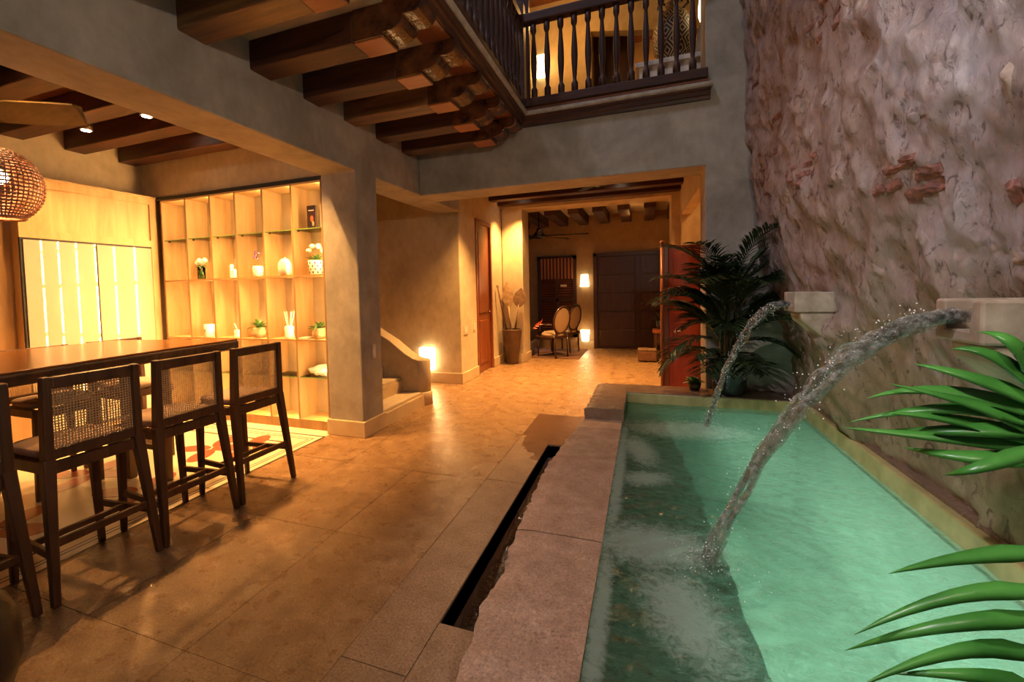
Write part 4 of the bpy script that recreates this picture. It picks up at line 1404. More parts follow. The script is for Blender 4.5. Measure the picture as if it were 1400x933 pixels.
# row on the .93 shelf
t = thing('candle_jar', 'white lettered candle jar on the middle oak shelf', 'candle', (-4.695, 3.72, .93))
MB().lathe([(.052, 0), (.056, .006), (.056, .145), (.05, .145), (.05, .11), (.001, .11)], n=20).build('jar', M['white'], t, smooth=True)
MB().box(-.02, .02, -.058, -.0565, .06, .064).build('label_print', M['bronze'], t)
MB().box(-.012, .012, -.058, -.0565, .078, .088).build('label_print', M['bronze'], t)
t = thing('reed_bottle', 'small square bottle with one reed on the middle shelf', 'diffuser', (-4.265, 3.72, .93))
MB().box(-.025, .03, -.025, .025, 0, .085).build('bottle', M['offwhite'], t, bevel=.006)
MB().tube([(.0, 0, .08), (-.04, 0, .155)], .006, 6).build('reed', M['white'], t)
def fern(loc, label, seed):
    t = thing('potted_fern', label, 'plant', loc)
    MB().lathe([(.045, 0), (.065, .02), (.078, .055), (.062, .09), (.068, .115), (.06, .115), (.05, .09)], n=18).build('woven_pot', M['basket'], t, smooth=True)
    leafy(t, .10, 22, .17, M['leaf'], seed, 1.0, .036)
    return t
fern((-3.967, 3.742, .93), 'green fern in woven basket in the fourth middle shelf cell', 21)
fern((-3.156, 3.742, .93), 'green fern in woven basket on the middle shelf by the pier', 33)
t = thing('reed_diffuser', 'decorated jar with several pale reeds on the middle shelf', 'diffuser', (-3.53, 3.72, .93))
MB().lathe([(.05, 0), (.055, .01), (.045, .06), (.05, .12), (.035, .135)], n=16).build('jar', M['white'], t, smooth=True)
for (dx, dy) in ((-.06, 0), (-.045, .02), (.03, 0), (.05, -.01), (.06, .02)):
    MB().tube([(dx * .3, dy * .3, .12), (dx, dy, .285)], .005, 6).build('reed', M['offwhite'], t)
t = thing('flat_book', 'pale book lying flat beside the fern by the pier', 'book', (-3.295, 3.72, .93))
MB().box(-.072, .055, -.05, .06, 0, .018).build('cover', M['white'], t)
MB().box(-.069, .051, -.051, .056, .003, .015).build('pages', M['offwhite'], t)
t = thing('driftwood', 'pale twisted driftwood on the low glass shelf', 'ornament', (-3.20, 3.78, .536))
for k in range(5):
    rnd = random.Random(60 + k)
    p0 = Vector((-.13 + rnd.uniform(-.02, .02), rnd.uniform(-.04, .04), .03))
    pts = [p0 + Vector((.058 * i, .03 * math.sin(i + k), .012 * k + .02 * math.sin(i * 1.4 + k))) for i in range(6)]
    mb = MB().tube(pts, [.012, .022, .026, .024, .02, .01], 8)
    mb.v = [(min(max(x, -.165), .18), y, max(z, 0.0)) for x, y, z in mb.v]
    mb.build('branch', M['white'], t, smooth=True)

# ================================================================== STAIRS, PASSAGE
st = thing('staircase', 'stone staircase rising to the left behind the square pier', 'staircase', (-3.2, 4.4, 0), kind='structure')
for k in range(6):
    x1 = -2.52 - .28 * k
    def step(xa, xb, za, zb):
        mb = MB().box(xa, min(xb, -2.936), 3.957, 4.92, za, zb)
        if xb > -2.936:
            mb.box(-2.936, xb, 3.931, 4.92, za, zb)
        return mb
    step(-4.55, x1, .17 * k, .17 * k + .135).build('riser', M['base_stone'], st, world=True)
    step(-4.55 if k == 5 else x1 - .31, x1 - .03, .17 * k + .135, .17 * k + .17).build('tread', M['cream'], st, world=True, bevel=.006)
ol = [(-2.60, 0), (-2.60, .557), (-2.66, .572), (-2.78, .64), (-2.96, .775), (-3.16, .89), (-3.6, 1.16), (-4.5, 1.71), (-4.5, 0)]
sw = struct(MB().prism(ol, 'y', 4.80, 5.02).build('wall_stair_parapet', M['ochre'], bevel=.01), 'curved plaster parapet wall of the staircase', 'wall')
MB().lathe([(.11, .0), (.11, .545), (.10, .556), (.001, .557)], (-2.60, 4.91, 0), 24).build('rounded_end', M['ochre'], sw, smooth=True)
MB().lathe([(.128, 0), (.128, .15), (.12, .158), (.10, .158)], (-2.60, 4.91, 0), 24).build('foot_band', M['base_stone'], sw, smooth=True)
MB().box(-3.1, -2.60, 5.02, 5.04, 0, .157).build('foot_strip', M['base_stone'], sw)
t = thing('stair_pot', 'dark glazed pot with a small plant on the stair step', 'plant pot', (-2.956, 4.30, .34))
MB().lathe([(.06, 0), (.098, .05), (.116, .15), (.10, .24), (.075, .26), (.055, .25)], n=20).build('pot', M['black'], t, smooth=True)
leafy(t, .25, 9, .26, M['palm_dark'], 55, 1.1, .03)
nl = thing('wall_lamp', 'glowing white block wall lamp low behind the stair parapet', 'lamp', (-3.10, 6.05, .2))
MB().box(-3.215, -2.98, 6.0, 6.09, .20, .54).build('shade', M['lampglass'], nl, world=True, bevel=.01)
MB().box(-3.19, -3.0, 6.09, 6.10, .22, .52).build('back_plate', M['white'], nl, world=True)
light('AREA', 'wall_lamp_light', (-3.09, 5.98, .37), 9, WARM, .22, (-3.09, 3, .1), sy=.32)
# narrow door
d1 = thing('door_1', 'narrow red-brown panelled door in the cream passage wall', 'door', (-2.58, 7.19, 0), kind='structure')
mb = MB()
mb.box(-2.62, -2.545, 6.80, 6.86, 0, 2.56)
mb.box(-2.62, -2.545, 7.52, 7.58, 0, 2.56)
mb.box(-2.62, -2.545, 6.86, 7.52, 2.49, 2.56)
mb.build('frame', M['reddoor'], d1, world=True, bevel=.005)
lf = MB().box(-2.62, -2.585, 6.86, 7.52, .01, 2.49).build('leaf', M['reddoor'], d1, world=True)
for z0_, z1_ in ((.15, .88), (1.0, 2.36)):
    MB().box(-2.59, -2.572, 6.97, 7.41, z0_, z1_).build('panel', M['reddoor'], lf, world=True, bevel=.012)
MB().ball((-2.565, 7.44, 1.0), .022).build('knob', M['bronze'], lf, world=True)
def plate(x, y, z, label, h=.13, w_=.075):
    t = thing('wall_switch', label, 'switch', (x, y, z))
    MB().box(x, x + .010, y - w_ / 2, y + w_ / 2, z - h / 2, z + h / 2).build('plate', M['switch'], t, world=True, bevel=.003)
    MB().box(x + .010, x + .014, y - w_ * .22, y + w_ * .22, z - h * .3, z + h * .3).build('rocker', M['white'], t, world=True)
plate(-2.56, 6.30, .79, 'switch plate on the cream wall left of the red-brown door', .14, .15)
plate(-2.56, 6.66, .80, 'small pale plate right beside the frame of the red-brown door', .12, .08)
plate(XW, 3.78, .81, 'switch plate on the side of the square pier', .14, .06)
# tall pot with paddles
tp = thing('tall_pot', 'tall tapered dark brown pot in the passage corner', 'pot', (-2.33, 8.02, 0))
MB().lathe([(.105, 0), (.115, .01), (.165, .40), (.185, .62), (.188, .65), (.17, .65), (.16, .60), (.001, .58)], n=28).build('body', M['pot'], tp, smooth=True)
def paddle(p0, p1, blade, w_, mat, label):
    t = thing('wooden_paddle', label, 'paddle', p0, group='carved paddles in the tall pot')
    p0, p1 = Vector(p0), Vector(p1)
    d = (p1 - p0).normalized()
    b0 = p1 - d * blade
    MB().tube([p0, b0 + d * .05], [.018, .014], 8).build('shaft', mat, t, smooth=True, world=True)
    s = Vector((1, 0, 0))
    s = (s - d * s.dot(d)).normalized()
    u_ = s.cross(d)
    vs, fs = [], []
    prof = [(0, .10), (.12, .55), (.3, .95), (.5, 1.0), (.7, .80), (.87, .42), (1, .03)]
    for (q, hw) in prof:
        c = b0 + d * blade * q
        for a, b in ((-1, 0), (0, -.012), (1, 0), (0, .012)):
            vs.append(c + s * a * hw * w_ / 2 + u_ * b)
    for i in range(len(prof) - 1):
        for j in range(4):
            fs.append((i * 4 + j, i * 4 + (j + 1) % 4, i * 4 + 4 + (j + 1) % 4, i * 4 + 4 + j))
    MB().add(vs, fs).build('blade', mat, t, world=True)
paddle((-2.35, 8.04, .6), (-2.46, 8.16, 1.54), .52, .22, M['paddle'], 'pale carved paddle with the tallest leaf blade')
paddle((-2.27, 8.02, .6), (-2.17, 8.14, 1.41), .37, .25, M['paddle2'], 'dark carved paddle with a broad heart-shaped blade')
paddle((-2.42, 8.0, .6), (-2.52, 7.78, 1.47), .05, .05, M['paddle2'], 'plain dark pole leaning toward the red-brown door')

# red open door leaf
rd = thing('door_2', 'red lacquered wooden door leaf standing open behind the palm', 'door', (.42, 6.0, 0), kind='structure')
MB().box(.28, .66, 6.0, 6.045, .02, 1.885).build('leaf', M['redpanel'], rd, world=True)
MB().box(.185, .285, 5.98, 6.06, .0, 1.90).build('stile', M['reddoor'], rd, world=True, bevel=.012)
MB().tube([(.205, 5.975, 0), (.205, 5.975, 1.90)], .020, 10).build('post', M['reddoor'], rd, smooth=True, world=True)
MB().ball((.205, 5.975, 1.925), .03, n=12, m=8).build('finial', M['reddoor'], rd, smooth=True, world=True)
for z0_, z1_ in ((.12, .95), (1.05, 1.80)):
    MB().box(.33, .62, 5.988, 6.0, z0_, z1_).build('panel', M['redpanel'], rd, world=True, bevel=.01)
MB().ball((.235, 5.972, 1.15), .018).build('knob', M['bronze'], rd, world=True)

# ---- front hall contents
wn = thing('window_1', 'dark louvred window shutters with a striped valance', 'window', (-1.9, 10.4, .25), kind='structure')
mb = MB()
for x0_, x1_ in ((-2.36, -2.27), (-1.55, -1.46), (-1.945, -1.875)):
    mb.box(x0_, x1_, 10.38, 10.45, .25, 2.13)
mb.box(-2.36, -1.46, 10.38, 10.45, 2.05, 2.13)
mb.box(-2.36, -1.46, 10.38, 10.45, .25, .36)
mb.box(-2.27, -1.55, 10.38, 10.45, 1.08, 1.15)
mb.build('frame', M['darkwood'], wn, world=True)
MB().box(-2.27, -1.55, 10.435, 10.448, .36, 2.05).build('backing', M['blackline'], wn, world=True)
for (x0_, x1_) in ((-2.27, -1.945), (-1.875, -1.55)):
    for (z0_, z1_) in ((.38, 1.08), (1.15, 2.04)):
        n = int((z1_ - z0_) / .055)
        for i in range(n):
            z = z0_ + (i + .5) * (z1_ - z0_) / n
            MB().beam((x0_, 10.41, z), (x1_, 10.41, z), .05, .008, up=(0, -.6, .8)).build('slat', M['reddoor'], wn, world=True)
MB().box(-2.30, -1.53, 10.365, 10.38, 1.60, 2.08).build('valance', M['stripe'], wn, world=True)
MB().box(-1.82, -1.68, 10.36, 10.38, 1.42, 1.47).build('sign_plate', M['white'], wn, world=True)
d3 = thing('door_3', 'dark double entrance door with horizontal boards at the passage end', 'door', (-.2, 10.4, 0), kind='structure')
mb = MB()
mb.box(-1.08, -1.0, 10.37, 10.45, 0, 2.14)
mb.box(.74, .82, 10.37, 10.45, 0, 2.14)
mb.box(-1.08, .82, 10.37, 10.45, 2.08, 2.16)
mb.build('frame', M['darkwood'], d3, world=True)
for k, (x0_, x1_) in enumerate(((-1.0, -.14), (-.12, .74))):
    lf = MB().box(x0_, x1_, 10.42, 10.45, 0, 2.08).build('leaf', M['darkwood'], d3, world=True)
    for i in range(5):
        MB().box(x0_ + .05, x1_ - .05, 10.402, 10.42, .05 + i * .41, .43 + i * .41).build('board', M['darkwood'], lf, world=True, bevel=.008)
    hx = -.22 if k == 0 else -.04
    MB().ball((hx, 10.385, 1.02), .028).build('knocker', M['bronze'], lf, world=True)
MB().box(-.15, -.11, 10.39, 10.42, 0, 2.08).build('meeting_stile', M['darkwood'], d3, world=True)
def hall_lamp(z0_, z1_, flip, label):
    t = thing('hall_sconce', label, 'lamp', (-1.275, 10.4, z0_))
    a, b = (.072, .098) if flip else (.098, .072)
    x = -1.275
    vs = []
    for z, h in ((z0_, a), (z1_, b)):
        vs += [(x - h, 10.34, z), (x + h, 10.34, z), (x + h, 10.44, z), (x - h, 10.44, z)]
    MB().add(vs, [(0, 1, 2, 3), (7, 6, 5, 4), (0, 4, 5, 1), (1, 5, 6, 2), (2, 6, 7, 3), (3, 7, 4, 0)]).build('shade', M['lampglass2'], t, world=True)
    MB().box(x - .05, x + .05, 10.44, 10.455, z0_ + .03, z1_ - .03).build('back_plate', M['bronze'], t, world=True)
hall_lamp(1.41, 1.69, False, 'upper glowing tapered wall lamp between window and entrance door')
hall_lamp(.165, .42, True, 'lower glowing tapered wall lamp between window and entrance door')
light('POINT', 'hall_lamp_light', (-1.275, 10.2, .35), 3.0, WARM, .08)
light('POINT', 'hall_lamp_light_upper', (-1.275, 10.2, 1.55), 2.0, WARM, .08)
tag(MB().box(-2.9, -1.2, 8.74, 10.2, .0, .012).build('hall_rug', M['rug']), 'brown rug under the oval-back chairs', 'rug')
def oval_chair(loc, rz, label):
    t = thing('oval_back_chair', label, 'chair', loc, rz, 'oval-back chairs in the front hall')
    W = M['darkwood']
    for x in (-.21, .21):
        MB().tube([(x, -.22, 0), (x, -.22, .42)], [.014, .024], 8).build('leg', W, t, smooth=True)
        MB().tube([(x * .8, .23, 0), (x * .85, .21, .45)], [.014, .022], 8).build('leg', W, t, smooth=True)
    MB().box(-.25, .25, -.25, .23, .38, .43).build('seat_frame', W, t, bevel=.02)
    MB().ball((0, -.01, .45), .25, sz=.30, sy=.95, n=20, m=8).build('seat_cushion', M['cushion'], t, smooth=True)
    pts = []
    for k in range(33):
        a = 2 * PI * k / 32
        pts.append((.22 * math.cos(a), .245 + .05 * (math.sin(a)), .74 + .27 * math.sin(a)))
    MB().tube(pts, .022, 8, cap=False).build('back_frame', W, t, smooth=True)
    mb = MB().ball((0, 0, 0), .205, sy=.14, sz=1.24, n=20, m=10)
    mb.v = [(x, .245 + y + .05 * z / .27, .74 + z) for x, y, z in mb.v]
    mb.build('back_pad', M['cushion'], t, smooth=True)
    for s in (-1, 1):
        MB().tube([(s * .12, .225, .42), (s * .11, .22, .52)], .018, 8).build('back_support', W, t)
        MB().tube([(s * .235, .20, .66), (s * .26, .0, .66), (s * .25, -.12, .62), (s * .24, -.14, .43)], .015, 8).build('arm', W, t, smooth=True)
oval_chair((-1.74, 8.98, .012), R(-124), 'oval-back beige chair beside the entrance to the hall')
oval_chair((-1.62, 9.72, .012), R(-114), 'oval-back beige chair by the window, beside the lower wall lamp')
t = thing('low_table', 'dark low table holding the heliconia arrangement', 'table', (-2.52, 9.0, .012))
MB().box(-.32, .36, -.22, .3, .26, .32).build('top', M['darkwood'], t, bevel=.01)
MB().box(-.28, .32, -.18, .26, 0, .26).build('body', M['darkwood'], t)
t = thing('flower_arrangement', 'glass vase with orange heliconia flowers on the dark low table', 'flowers', (-2.36, 9.10, .332))
MB().lathe([(.07, 0), (.08, .01), (.09, .20), (.085, .20), (.075, .015)], n=18, cap=False).build('vase', M['glass'], t, smooth=True)
for k, (a, e, l) in enumerate(((.1, .62, .40), (1.5, 1.1, .5), (2.5, .9, .4))):
    d = Vector((math.cos(a) * math.cos(e), .08, math.sin(e))).normalized()
    b0 = Vector((0, 0, .1))
    sm_ = MB().tube([b0, b0 + d * l * .5, b0 + d * l], .006, 6).build('stem', M['leaf'], t)
    for i in range(6):
        c = b0 + d * l * (.55 + .09 * i)
        side = Vector((0, 0, 1)) if i % 2 else Vector((.5, 0, -.6))
        MB().tube([c, c + (d + side).normalized() * .05, c + (d * 1.3 + side).normalized() * .10], [.016, .014, .002], 6).build('bract', M['heliconia'], sm_)
leafy(t, .15, 9, .42, M['palm_dark'], 71, 1.0, .07)
t = thing('storage_ottoman', 'small dark box ottoman on the hall floor', 'ottoman', (.03, 8.78, 0))
MB().box(-.15, .17, -.12, .16, .02, .20).build('body', M['rug'], t, bevel=.012)
MB().box(-.15, .17, -.12, .16, .20, .235).build('lid', M['paddle2'], t, bevel=.012)
t = thing('console_table', 'dark console with a plant behind the red door leaf', 'console', (.34, 9.2, 0))
MB().box(-.20, .5, -.2, .2, .50, .56).build('top', M['reddoor'], t)
MB().box(-.12, .45, -.16, .18, .30, .50).build('drawer', M['darkwood'], t)
for x in (-.15, .45):
    for y in (-.16, .16):
        MB().box(x - .025, x + .025, y - .025, y + .025, 0, .5).build('leg', M['darkwood'], t)
t = thing('console_plant', 'dark leafy plant in a pot on the hall console', 'plant', (.30, 9.2, .56))
MB().lathe([(.06, 0), (.09, .06), (.10, .16), (.085, .16)], n=16).build('pot', M['black'], t, smooth=True)
leafy(t, .14, 16, .34, M['palm_dark'], 90, 1.2, .05)
ceiling_fan('hall_fan', 'dark ceiling fan in the front hall', (-2.012, 9.05, 2.47), 3.02, .98, [R(a) for a in (8, 62, 128, 200, 285)], [M['black']], .10)
ceiling_fan('passage_fan', 'dark ceiling fan under the passage beams', (-.62, 6.832, 2.93), 3.145, .62, [R(a) for a in (5, 125, 245)], [M['black']], .09)

# ---- balcony balustrade
def turned(x, y, z0_, z1_, parent):
    h = z1_ - z0_
    q = .019
    MB().box(x - q, x + q, y - q, y + q, z0_, z0_ + .14 * h)
    prof = [(.034, 0), (.034, .12), (.026, .135), (.018, .16), (.022, .22), (.032, .38), (.034, .48), (.030, .60), (.020, .78), (.017, .83), (.028, .86), (.032, .88), (.032, 1.0)]
    return [(r, z0_ + v_ * h) for r, v_ in prof]
bal = thing('balcony_balustrade', 'dark turned-wood balustrade of the short balcony over the passage', 'balustrade', (-.3, 4.82, 3.31))
MB().box(-1.20, .575, 4.79, 4.85, 3.315, 3.335).build('floor_strip', M['redboard'], bal, world=True)
MB().box(-1.20, .575, 4.785, 4.855, 3.355, 3.44).build('bottom_rail', M['rail'], bal, world=True, bevel=.006)
MB().box(-1.20, .575, 4.77, 4.87, 4.225, 4.325).build('handrail', M['rail'], bal, world=True, bevel=.015)
bmesh0 = None
for x in (-1.093, -.95, -.805, -.665, -.525, -.386, -.247, -.108, .03, .166, .304, .445):
    if bmesh0 is None:
        bmesh0 = MB().lathe(turned(0, 0, 3.43, 4.24, None), n=12).build('baluster', M['railz'], bal, smooth=True)
        o = bmesh0
    else:
        o = bmesh0.copy()
        col.objects.link(o)
    o.location = (x - bal.location.x, 4.82 - bal.location.y, -bal.location.z)
MB().box(-1.30, -1.19, 4.76, 4.87, 3.315, 4.45).build('corner_post', M['rail'], bal, world=True, bevel=.006)
gb = thing('gallery_balustrade', 'dark turned-wood balustrade along the left gallery', 'balustrade', (-1.235, 3.0, 3.31))
MB().box(-1.262, -1.208, .3, 4.78, 3.385, 3.435).build('bottom_rail', M['rail'], gb, world=True)
MB().box(-1.27, -1.20, .3, 4.78, 4.235, 4.31).build('handrail', M['rail'], gb, world=True)
for i in range(30):
    o = bmesh0.copy()
    col.objects.link(o)
    o.parent = gb
    o.location = (0, 4.66 - i * .14 - gb.location.y, -gb.location.z)
struct(MB().box(XW, -1.25, -1.6, 4.862, 3.291, 3.31).build('floor_gallery', M['oakdark']), 'wooden floor of the left gallery', 'floor')
cs = thing('gallery_shutters', 'dark wooden boarding behind the gallery balustrade', 'panelling', (-2.0, 4.9, 3.31), kind='structure')
for i in range(8):
    MB().box(-2.5 + i * .165, -2.5 + i * .165 + .16, 5.0, 5.03 + .008 * (i % 2), 3.302, 5.5).build('board', M['darkwood'], cs, world=True)

# upper room contents
vs_ = thing('patterned_vase', 'large black and cream fret-patterned vase on the white console', 'vase', (.325, 5.72, 3.925))
MB().lathe([(.10, 0), (.15, .03), (.205, .16), (.225, .30), (.205, .44), (.15, .55), (.09, .60), (.07, .64), (.085, .68), (.06, .68), (.05, .62)], n=36).build('body', M['fret'], vs_, smooth=True)
for s in (-1, 1):
    MB().tube([(s * .09, 0, .60), (s * .16, 0, .66), (s * .14, 0, .74), (s * .07, 0, .68)], .014, 8).build('handle', M['black'], vs_, smooth=True)
uc = thing('white_console', 'white painted console behind the balcony balusters', 'console', (.3, 5.7, 3.3))
MB().box(-.08, .72, 5.50, 5.94, 3.87, 3.925).build('top', M['grey_white'] if 'grey_white' in M else M['white'], uc, world=True, bevel=.006)
MB().box(-.04, .70, 5.53, 5.92, 3.3, 3.87).build('body', M['white'], uc, world=True)
cl = thing('cone_lamp', 'tall pale cone lamp with glowing tip on the white console', 'lamp', (.60, 5.58, 3.925))
MB().lathe([(.065, 0), (.06, .05), (.03, .26), (.012, .34)], n=16).build('base', M['cushion'], cl, smooth=True)
MB().lathe([(.008, .33), (.028, .40), (.03, .48), (.016, .60), (.002, .66)], n=14).build('flame_bulb', M['lampglass'], cl, smooth=True)
us = thing('upper_sconce', 'glowing white block sconce on the yellow upper wall', 'lamp', (-1.385, 6.55, 4.46))
MB().box(-1.45, -1.325, 6.50, 6.59, 4.46, 4.755).build('shade', M['lampglass2'], us, world=True)
MB().box(-1.42, -1.35, 6.59, 6.605, 4.5, 4.72).build('back_plate', M['bronze'], us, world=True)
light('POINT', 'upper_room_light', (-.9, 5.9, 4.9), 15, WARM, .1)
light('POINT', 'upper_far_light', (0.2, 7.7, 5.0), 5, WARM, .1)
lamp = light('POINT', 'upper_sconce_light', (-1.385, 6.4, 4.6), 4, WARM, .05)

# ================================================================== PLANTS BY THE POOL
def frond_mesh(base, az, elev, length, droop, nl, ll, lw, seed, mat, parent, sub=False, stem_r=.006):
    rnd = random.Random(seed)
    base = Vector(base)
    d = Vector((math.cos(az), math.sin(az), 0))
    pts = []
    n = 12
    p = base.copy()
    e = elev
    for i in range(n + 1):
        pts.append(p.copy())
        p = p + (d * math.cos(e) + Vector((0, 0, math.sin(e)))) * (length / n)
        e -= droop / n * (1 + i / n)
    mb = MB()
    mb.tube(pts, [stem_r * (1 - .75 * i / n) for i in range(n + 1)], 5)
    side = Vector((-d.y, d.x, 0))
    def at_(u_):
        f = u_ * n
        i = min(n - 1, int(f))
        return pts[i].lerp(pts[i + 1], f - i), (pts[i + 1] - pts[i]).normalized()
    for k in range(nl):
        u_ = .22 + .76 * k / (nl - 1)
        c, tn = at_(u_)
        l = ll * (math.sin(PI * (.12 + .80 * (u_ - .2) / .8)) * .8 + .25) * rnd.uniform(.85, 1.1)
        for s in (-1, 1):
            dd = (tn * rnd.uniform(.55, .8) + side * s * .75 + Vector((0, 0, rnd.uniform(.05, .30)))).normalized()
            q = [c, c + dd * l * .35 + Vector((0, 0, .02 * l)), c + dd * l * .7 - Vector((0, 0, .06 * l)), c + dd * l - Vector((0, 0, .20 * l))]
            mb.strip(q, [lw * .45, lw, lw * .7, lw * .06], Vector((0, 0, 1)) + dd * .01, .0008)
    mb.v = [(min(x, wall_x(min(y, 4.84), z) - .012), min(y, 4.845), z) for x, y, z in mb.v]
    return mb.build('frond', mat, parent, world=True, fix=False)
pp = thing('potted_palm', 'dark feathery palm in a pot on the wet coping behind the pool', 'palm', (.73, 4.66, .378))
MB().lathe([(.11, 0), (.13, .02), (.155, .22), (.165, .25), (.145, .25), (.13, .20), (.001, .19)], n=22).build('pot', M['darkstone'], pp, smooth=True)
rnd = random.Random(12)
for k in range(7):
    a = 2 * PI * k / 7
    MB().tube([(.05 * math.cos(a), .05 * math.sin(a), .18), (.06 * math.cos(a) * 1.3, .05 * math.sin(a), .5), (.07 * math.cos(a) * 1.2, .06 * math.sin(a), .85)], [.016, .013, .009], 7).build('cane_stem', M['palm_dark'], pp, smooth=True)
# (azimuth deg, elevation deg, start height, length)
FR = [(95, 78, .9, .75), (60, 70, .95, .72), (120, 66, .85, .75), (178, 58, .8, .70), (200, 42, .75, .72), (165, 30, .62, .62), (215, 22, .5, .62), (15, 64, .9, .72), (340, 58, .8, .72), (5, 40, .75, .66), (320, 40, .7, .62), (250, 66, .9, .66), (290, 55, .8, .62), (265, 38, .6, .5), (185, 10, .42, .6), (345, 18, .5, .5), (230, 75, .9, .75), (300, 78, .95, .8), (35, 50, .6, .6), (150, 72, .9, .8), (240, 20, .35, .45), (280, 15, .4, .45), (190, 74, .9, .78), (0, 76, .9, .85), (272, 60, .45, .5), (262, 30, .28, .42), (300, 28, .3, .42), (225, 45, .3, .5)]
FR += [(rnd.uniform(150, 380), rnd.uniform(52, 84), rnd.uniform(.35, .95), rnd.uniform(.5, .78)) for _ in range(22)]
for k, (az, el, h, ln) in enumerate(FR):
    a = R(az + rnd.uniform(-6, 6))
    base_ = (.73 + .05 * math.cos(a), 4.66 + .05 * math.sin(a), .378 + h - .02)
    if math.sin(a) > .25:      # toward the pier behind: short
        ln *= .55
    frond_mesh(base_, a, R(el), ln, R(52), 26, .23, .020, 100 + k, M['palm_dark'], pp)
sp_ = thing('small_plant', 'small leafy plant at the foot of the red door leaf', 'plant', (.45, 4.76, .378))
MB().lathe([(.04, 0), (.055, .03), (.06, .07), (.05, .07)], n=14).build('pot', M['bronze'], sp_, smooth=True)
leafy(sp_, .06, 15, .14, M['leaf'], 77, .9, .045)

# bright palm leaning in from the right
fp = thing('areca_palm', 'bright green palm leaning over the pool edge, fronds spread wide', 'palm', (1.0, .50, .385))
MB().lathe([(.13, 0), (.16, .02), (.19, .26), (.20, .30), (.175, .30), (.16, .24), (.001, .23)], n=24).build('pot', M['darkstone'], fp, smooth=True)
def blades(rach, rr, leaves, wmul, seed):
    st_ = MB().tube(rach, rr, 7).build('frond', M['palm_stem'], fp, smooth=True, world=True)
    for i, (a, b, c) in enumerate(leaves):
        a, b, c = Vector(a), Vector(b), Vector(c)
        want = a + (a - b) * .75
        best = None
        for p_, q_ in zip(rach, rach[1:]):          # leaflet grows from the nearest point of its stem
            p_, q_ = Vector(p_), Vector(q_)
            for k in range(13):
                r_ = p_.lerp(q_, k / 12)
                if best is None or (r_ - want).length < (best - want).length:
                    best = r_
        root = best
        # quadratic through a, b, c with root extension
        pts = [root, root.lerp(a, .55), a]
        for k in range(1, 8):
            t = k / 7
            m_ = b * 2 - (a + c) * .5
            pts.append(a * (1 - t) ** 2 + m_ * 2 * t * (1 - t) + c * t * t)
        n = len(pts)
        ws = []
        for k in range(n):
            u_ = k / (n - 1)
            ws.append(wmul * (min(1, .35 + u_ * 2.2) if u_ < .35 else max(.03, ((1 - u_) / .65) ** .75)))
        MB().strip(pts, ws, (-.25, -.75, .65), .0008).build('leaflet', M['palm_fg'], st_, world=True, smooth=True, fix=False)
LA = [((.871, 1.482, 1.071), (.719, 1.512, 1.104), (.572, 1.513, 1.075)), ((.869, 1.477, 1.048), (.728, 1.498, 1.060), (.547, 1.557, .993)),
      ((.867, 1.472, 1.022), (.735, 1.482, 1.008), (.615, 1.580, .966)), ((.864, 1.465, .988), (.722, 1.483, .987), (.515, 1.513, .989)),
      ((.873, 1.487, 1.101), (.768, 1.496, 1.148), (.684, 1.539, 1.170)), ((.860, 1.458, .954), (.741, 1.462, .949), (.669, 1.549, .936)),
      ((.865, 1.469, 1.005), (.737, 1.488, 1.035), (.604, 1.493, 1.042)), ((.876, 1.493, 1.145), (.803, 1.486, 1.207), (.748, 1.515, 1.215)),
      ((.878, 1.498, 1.181), (.831, 1.475, 1.246), (.812, 1.544, 1.257)), ((.868, 1.474, 1.031), (.775, 1.479, 1.078), (.616, 1.505, 1.120))]
LB = [((.711, 1.198, .844), (.593, 1.163, .830), (.463, 1.118, .801)), ((.698, 1.173, .778), (.560, 1.140, .754), (.407, 1.116, .659)),
      ((.688, 1.154, .733), (.541, 1.121, .705), (.400, 1.142, .602)), ((.675, 1.130, .681), (.552, 1.096, .675), (.384, 1.029, .615)),
      ((.662, 1.105, .631), (.571, 1.072, .655), (.453, 1.073, .623)), ((.739, 1.253, 1.032), (.647, 1.208, 1.008), (.607, 1.245, .972))]
blades([(1.02, .53, .62), (1.10, .95, .92), (1.08, 1.30, 1.02), (1.02, 1.42, .98), (.96, 1.46, 1.02), (.92, 1.50, 1.12)], [.010, .009, .008, .006, .005, .003], LA, .044, 1)
blades([(.97, .50, .62), (1.0, .85, 1.0), (.94, 1.16, 1.12), (.815, 1.287, 1.05), (.805, 1.224, .854), (.798, 1.18, .76), (.767, 1.155, .685), (.73, 1.13, .613)], [.010, .009, .008, .006, .005, .004, .003, .002], LB, .034, 2)

# dark stone drum in the corner
dr = thing('stone_drum', 'dark polished stone drum on the floor by the last counter stool', 'stool', (-2.245, .70, 0))
MB().lathe([(.15, 0), (.19, .03), (.215, .12), (.215, .24), (.19, .32), (.15, .35), (.001, .355)], n=28).build('body', M['darkstone'], dr, smooth=True)

# ================================================================== REMAINING LAMPS AND ADDED FILL
spot_lamp((-1.75, 5.82, 3.06), 'ceiling spotlight between the first passage beams near the stair', 520, (-1.85, 5.8, 0), 95, .8, 3.15)
spot_lamp((-2.10, 7.84, 3.06), 'ceiling spotlight above the tall pot with paddles', 380, (-2.15, 7.85, 0), 100, .8, 3.15)
spot_lamp((-.35, 7.35, 3.06), 'ceiling spotlight over the middle of the passage', 480, (-.35, 7.4, 0), 105, .8, 3.15)
spot_lamp((-.60, 5.82, 3.06), 'ceiling spotlight just behind the cross beam', 190, (-.6, 5.9, 0), 100, .8, 3.15)
light('POINT', 'side_room_light', (1.1, 7.0, 2.9), 14, WARM, .1)
light('POINT', 'hall_ceiling_light', (-.2, 9.4, 2.7), 2.2, AMBER, .1)
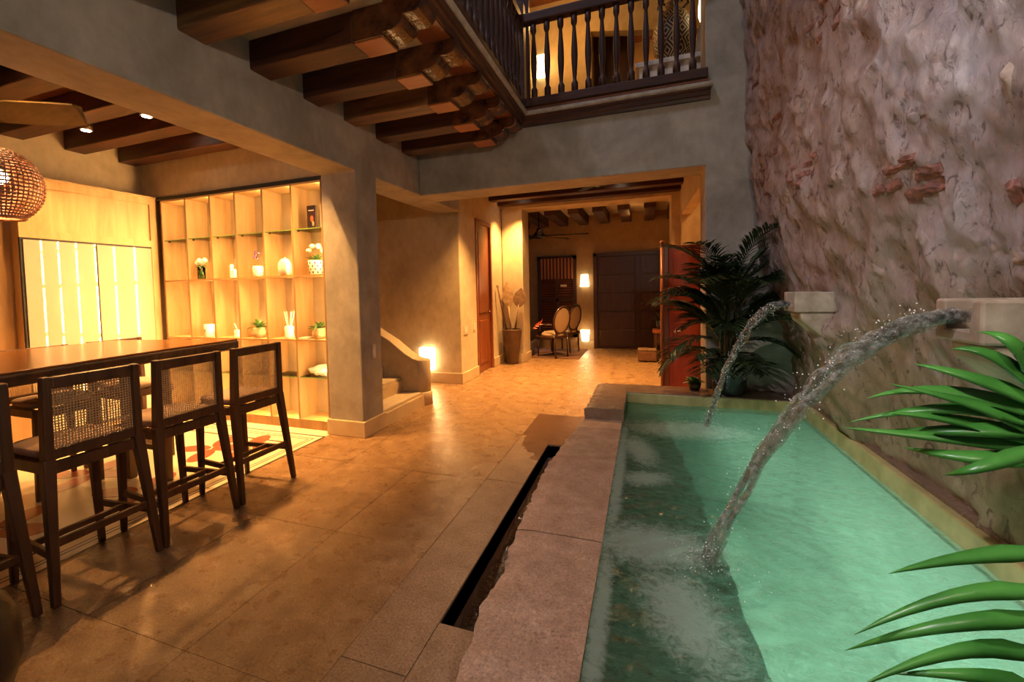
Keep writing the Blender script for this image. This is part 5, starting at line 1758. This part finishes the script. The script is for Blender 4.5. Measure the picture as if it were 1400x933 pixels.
# underwater lamps
light('AREA', 'pool_lamp', (.75, PY0 + .02, -.15), 10, (.84, 1.0, .86), .8, (.75, 3, -.2), sy=.25)
light('AREA', 'pool_lamp_side', (.46, 1.9, -.25), 7, (.84, 1.0, .86), 1.6, (1.2, 1.9, -.2), sy=.3)
light('AREA', 'pool_lamp_far', (.42, 3.3, -.25), 6, (.84, 1.0, .86), 1.4, (1.2, 3.3, -.2), sy=.3)
# floodlight clamped on the gallery rail, aimed at the old wall and the pool
fl = thing('floodlight', 'small floodlight clamped on the gallery handrail', 'floodlight', (-1.16, .42, 4.31))
MB().tube([(-1.235, .42, 4.305), (-1.20, .42, 4.40), (-1.12, .44, 4.44)], .012, 8).build('bracket', M['black'], fl, world=True)
MB().lathe([(.03, .07), (.06, .05), (.065, -.03), (.05, -.04)], (-1.11, .45, 4.46), 18).build('housing', M['black'], fl, smooth=True, world=True)
MB().lathe([(.05, -.041), (.02, -.044), (.001, -.044)], (-1.11, .45, 4.46), 18).build('lens', M['spotglass'], fl, smooth=True, world=True)
light('SPOT', 'floodlight_beam', (-1.08, .47, 4.40), 215, (1.0, .87, .90), .05, (.75, 2.3, 1.0), 66, .55)
# unseen lantern added as courtyard fill on the near end of the old wall
ln = thing('fill_lantern', 'unseen black lantern added as fill light on the near end of the old courtyard wall', 'lantern', (.78, .25, 2.5))
MB().tube([(.95, .25, 2.95), (.86, .25, 3.02), (.78, .25, 2.98), (.78, .25, 2.90)], .012, 8).build('bracket', M['black'], ln, smooth=True, world=True)
MB().lathe([(.02, .30), (.10, .24), (.10, .23), (.09, .225)], (.78, .25, 2.62), 6).build('cap', M['black'], ln, world=True)
MB().lathe([(.04, 0), (.055, .01), (.055, .03), (.03, .035)], (.78, .25, 2.60), 6).build('base', M['black'], ln, world=True)
for k in range(6):
    a = PI / 3 * k
    MB().beam((.78 + .05 * math.cos(a), .25 + .05 * math.sin(a), 2.63), (.78 + .088 * math.cos(a), .25 + .088 * math.sin(a), 2.85), .008, .008).build('bar', M['black'], ln, world=True)
MB().ball((.78, .25, 2.73), .035, n=12, m=8).build('bulb', M['spotglass'], ln, smooth=True, world=True)
light('POINT', 'lantern_fill', (.78, .25, 2.68), 90, (1.0, .82, .62), .05)
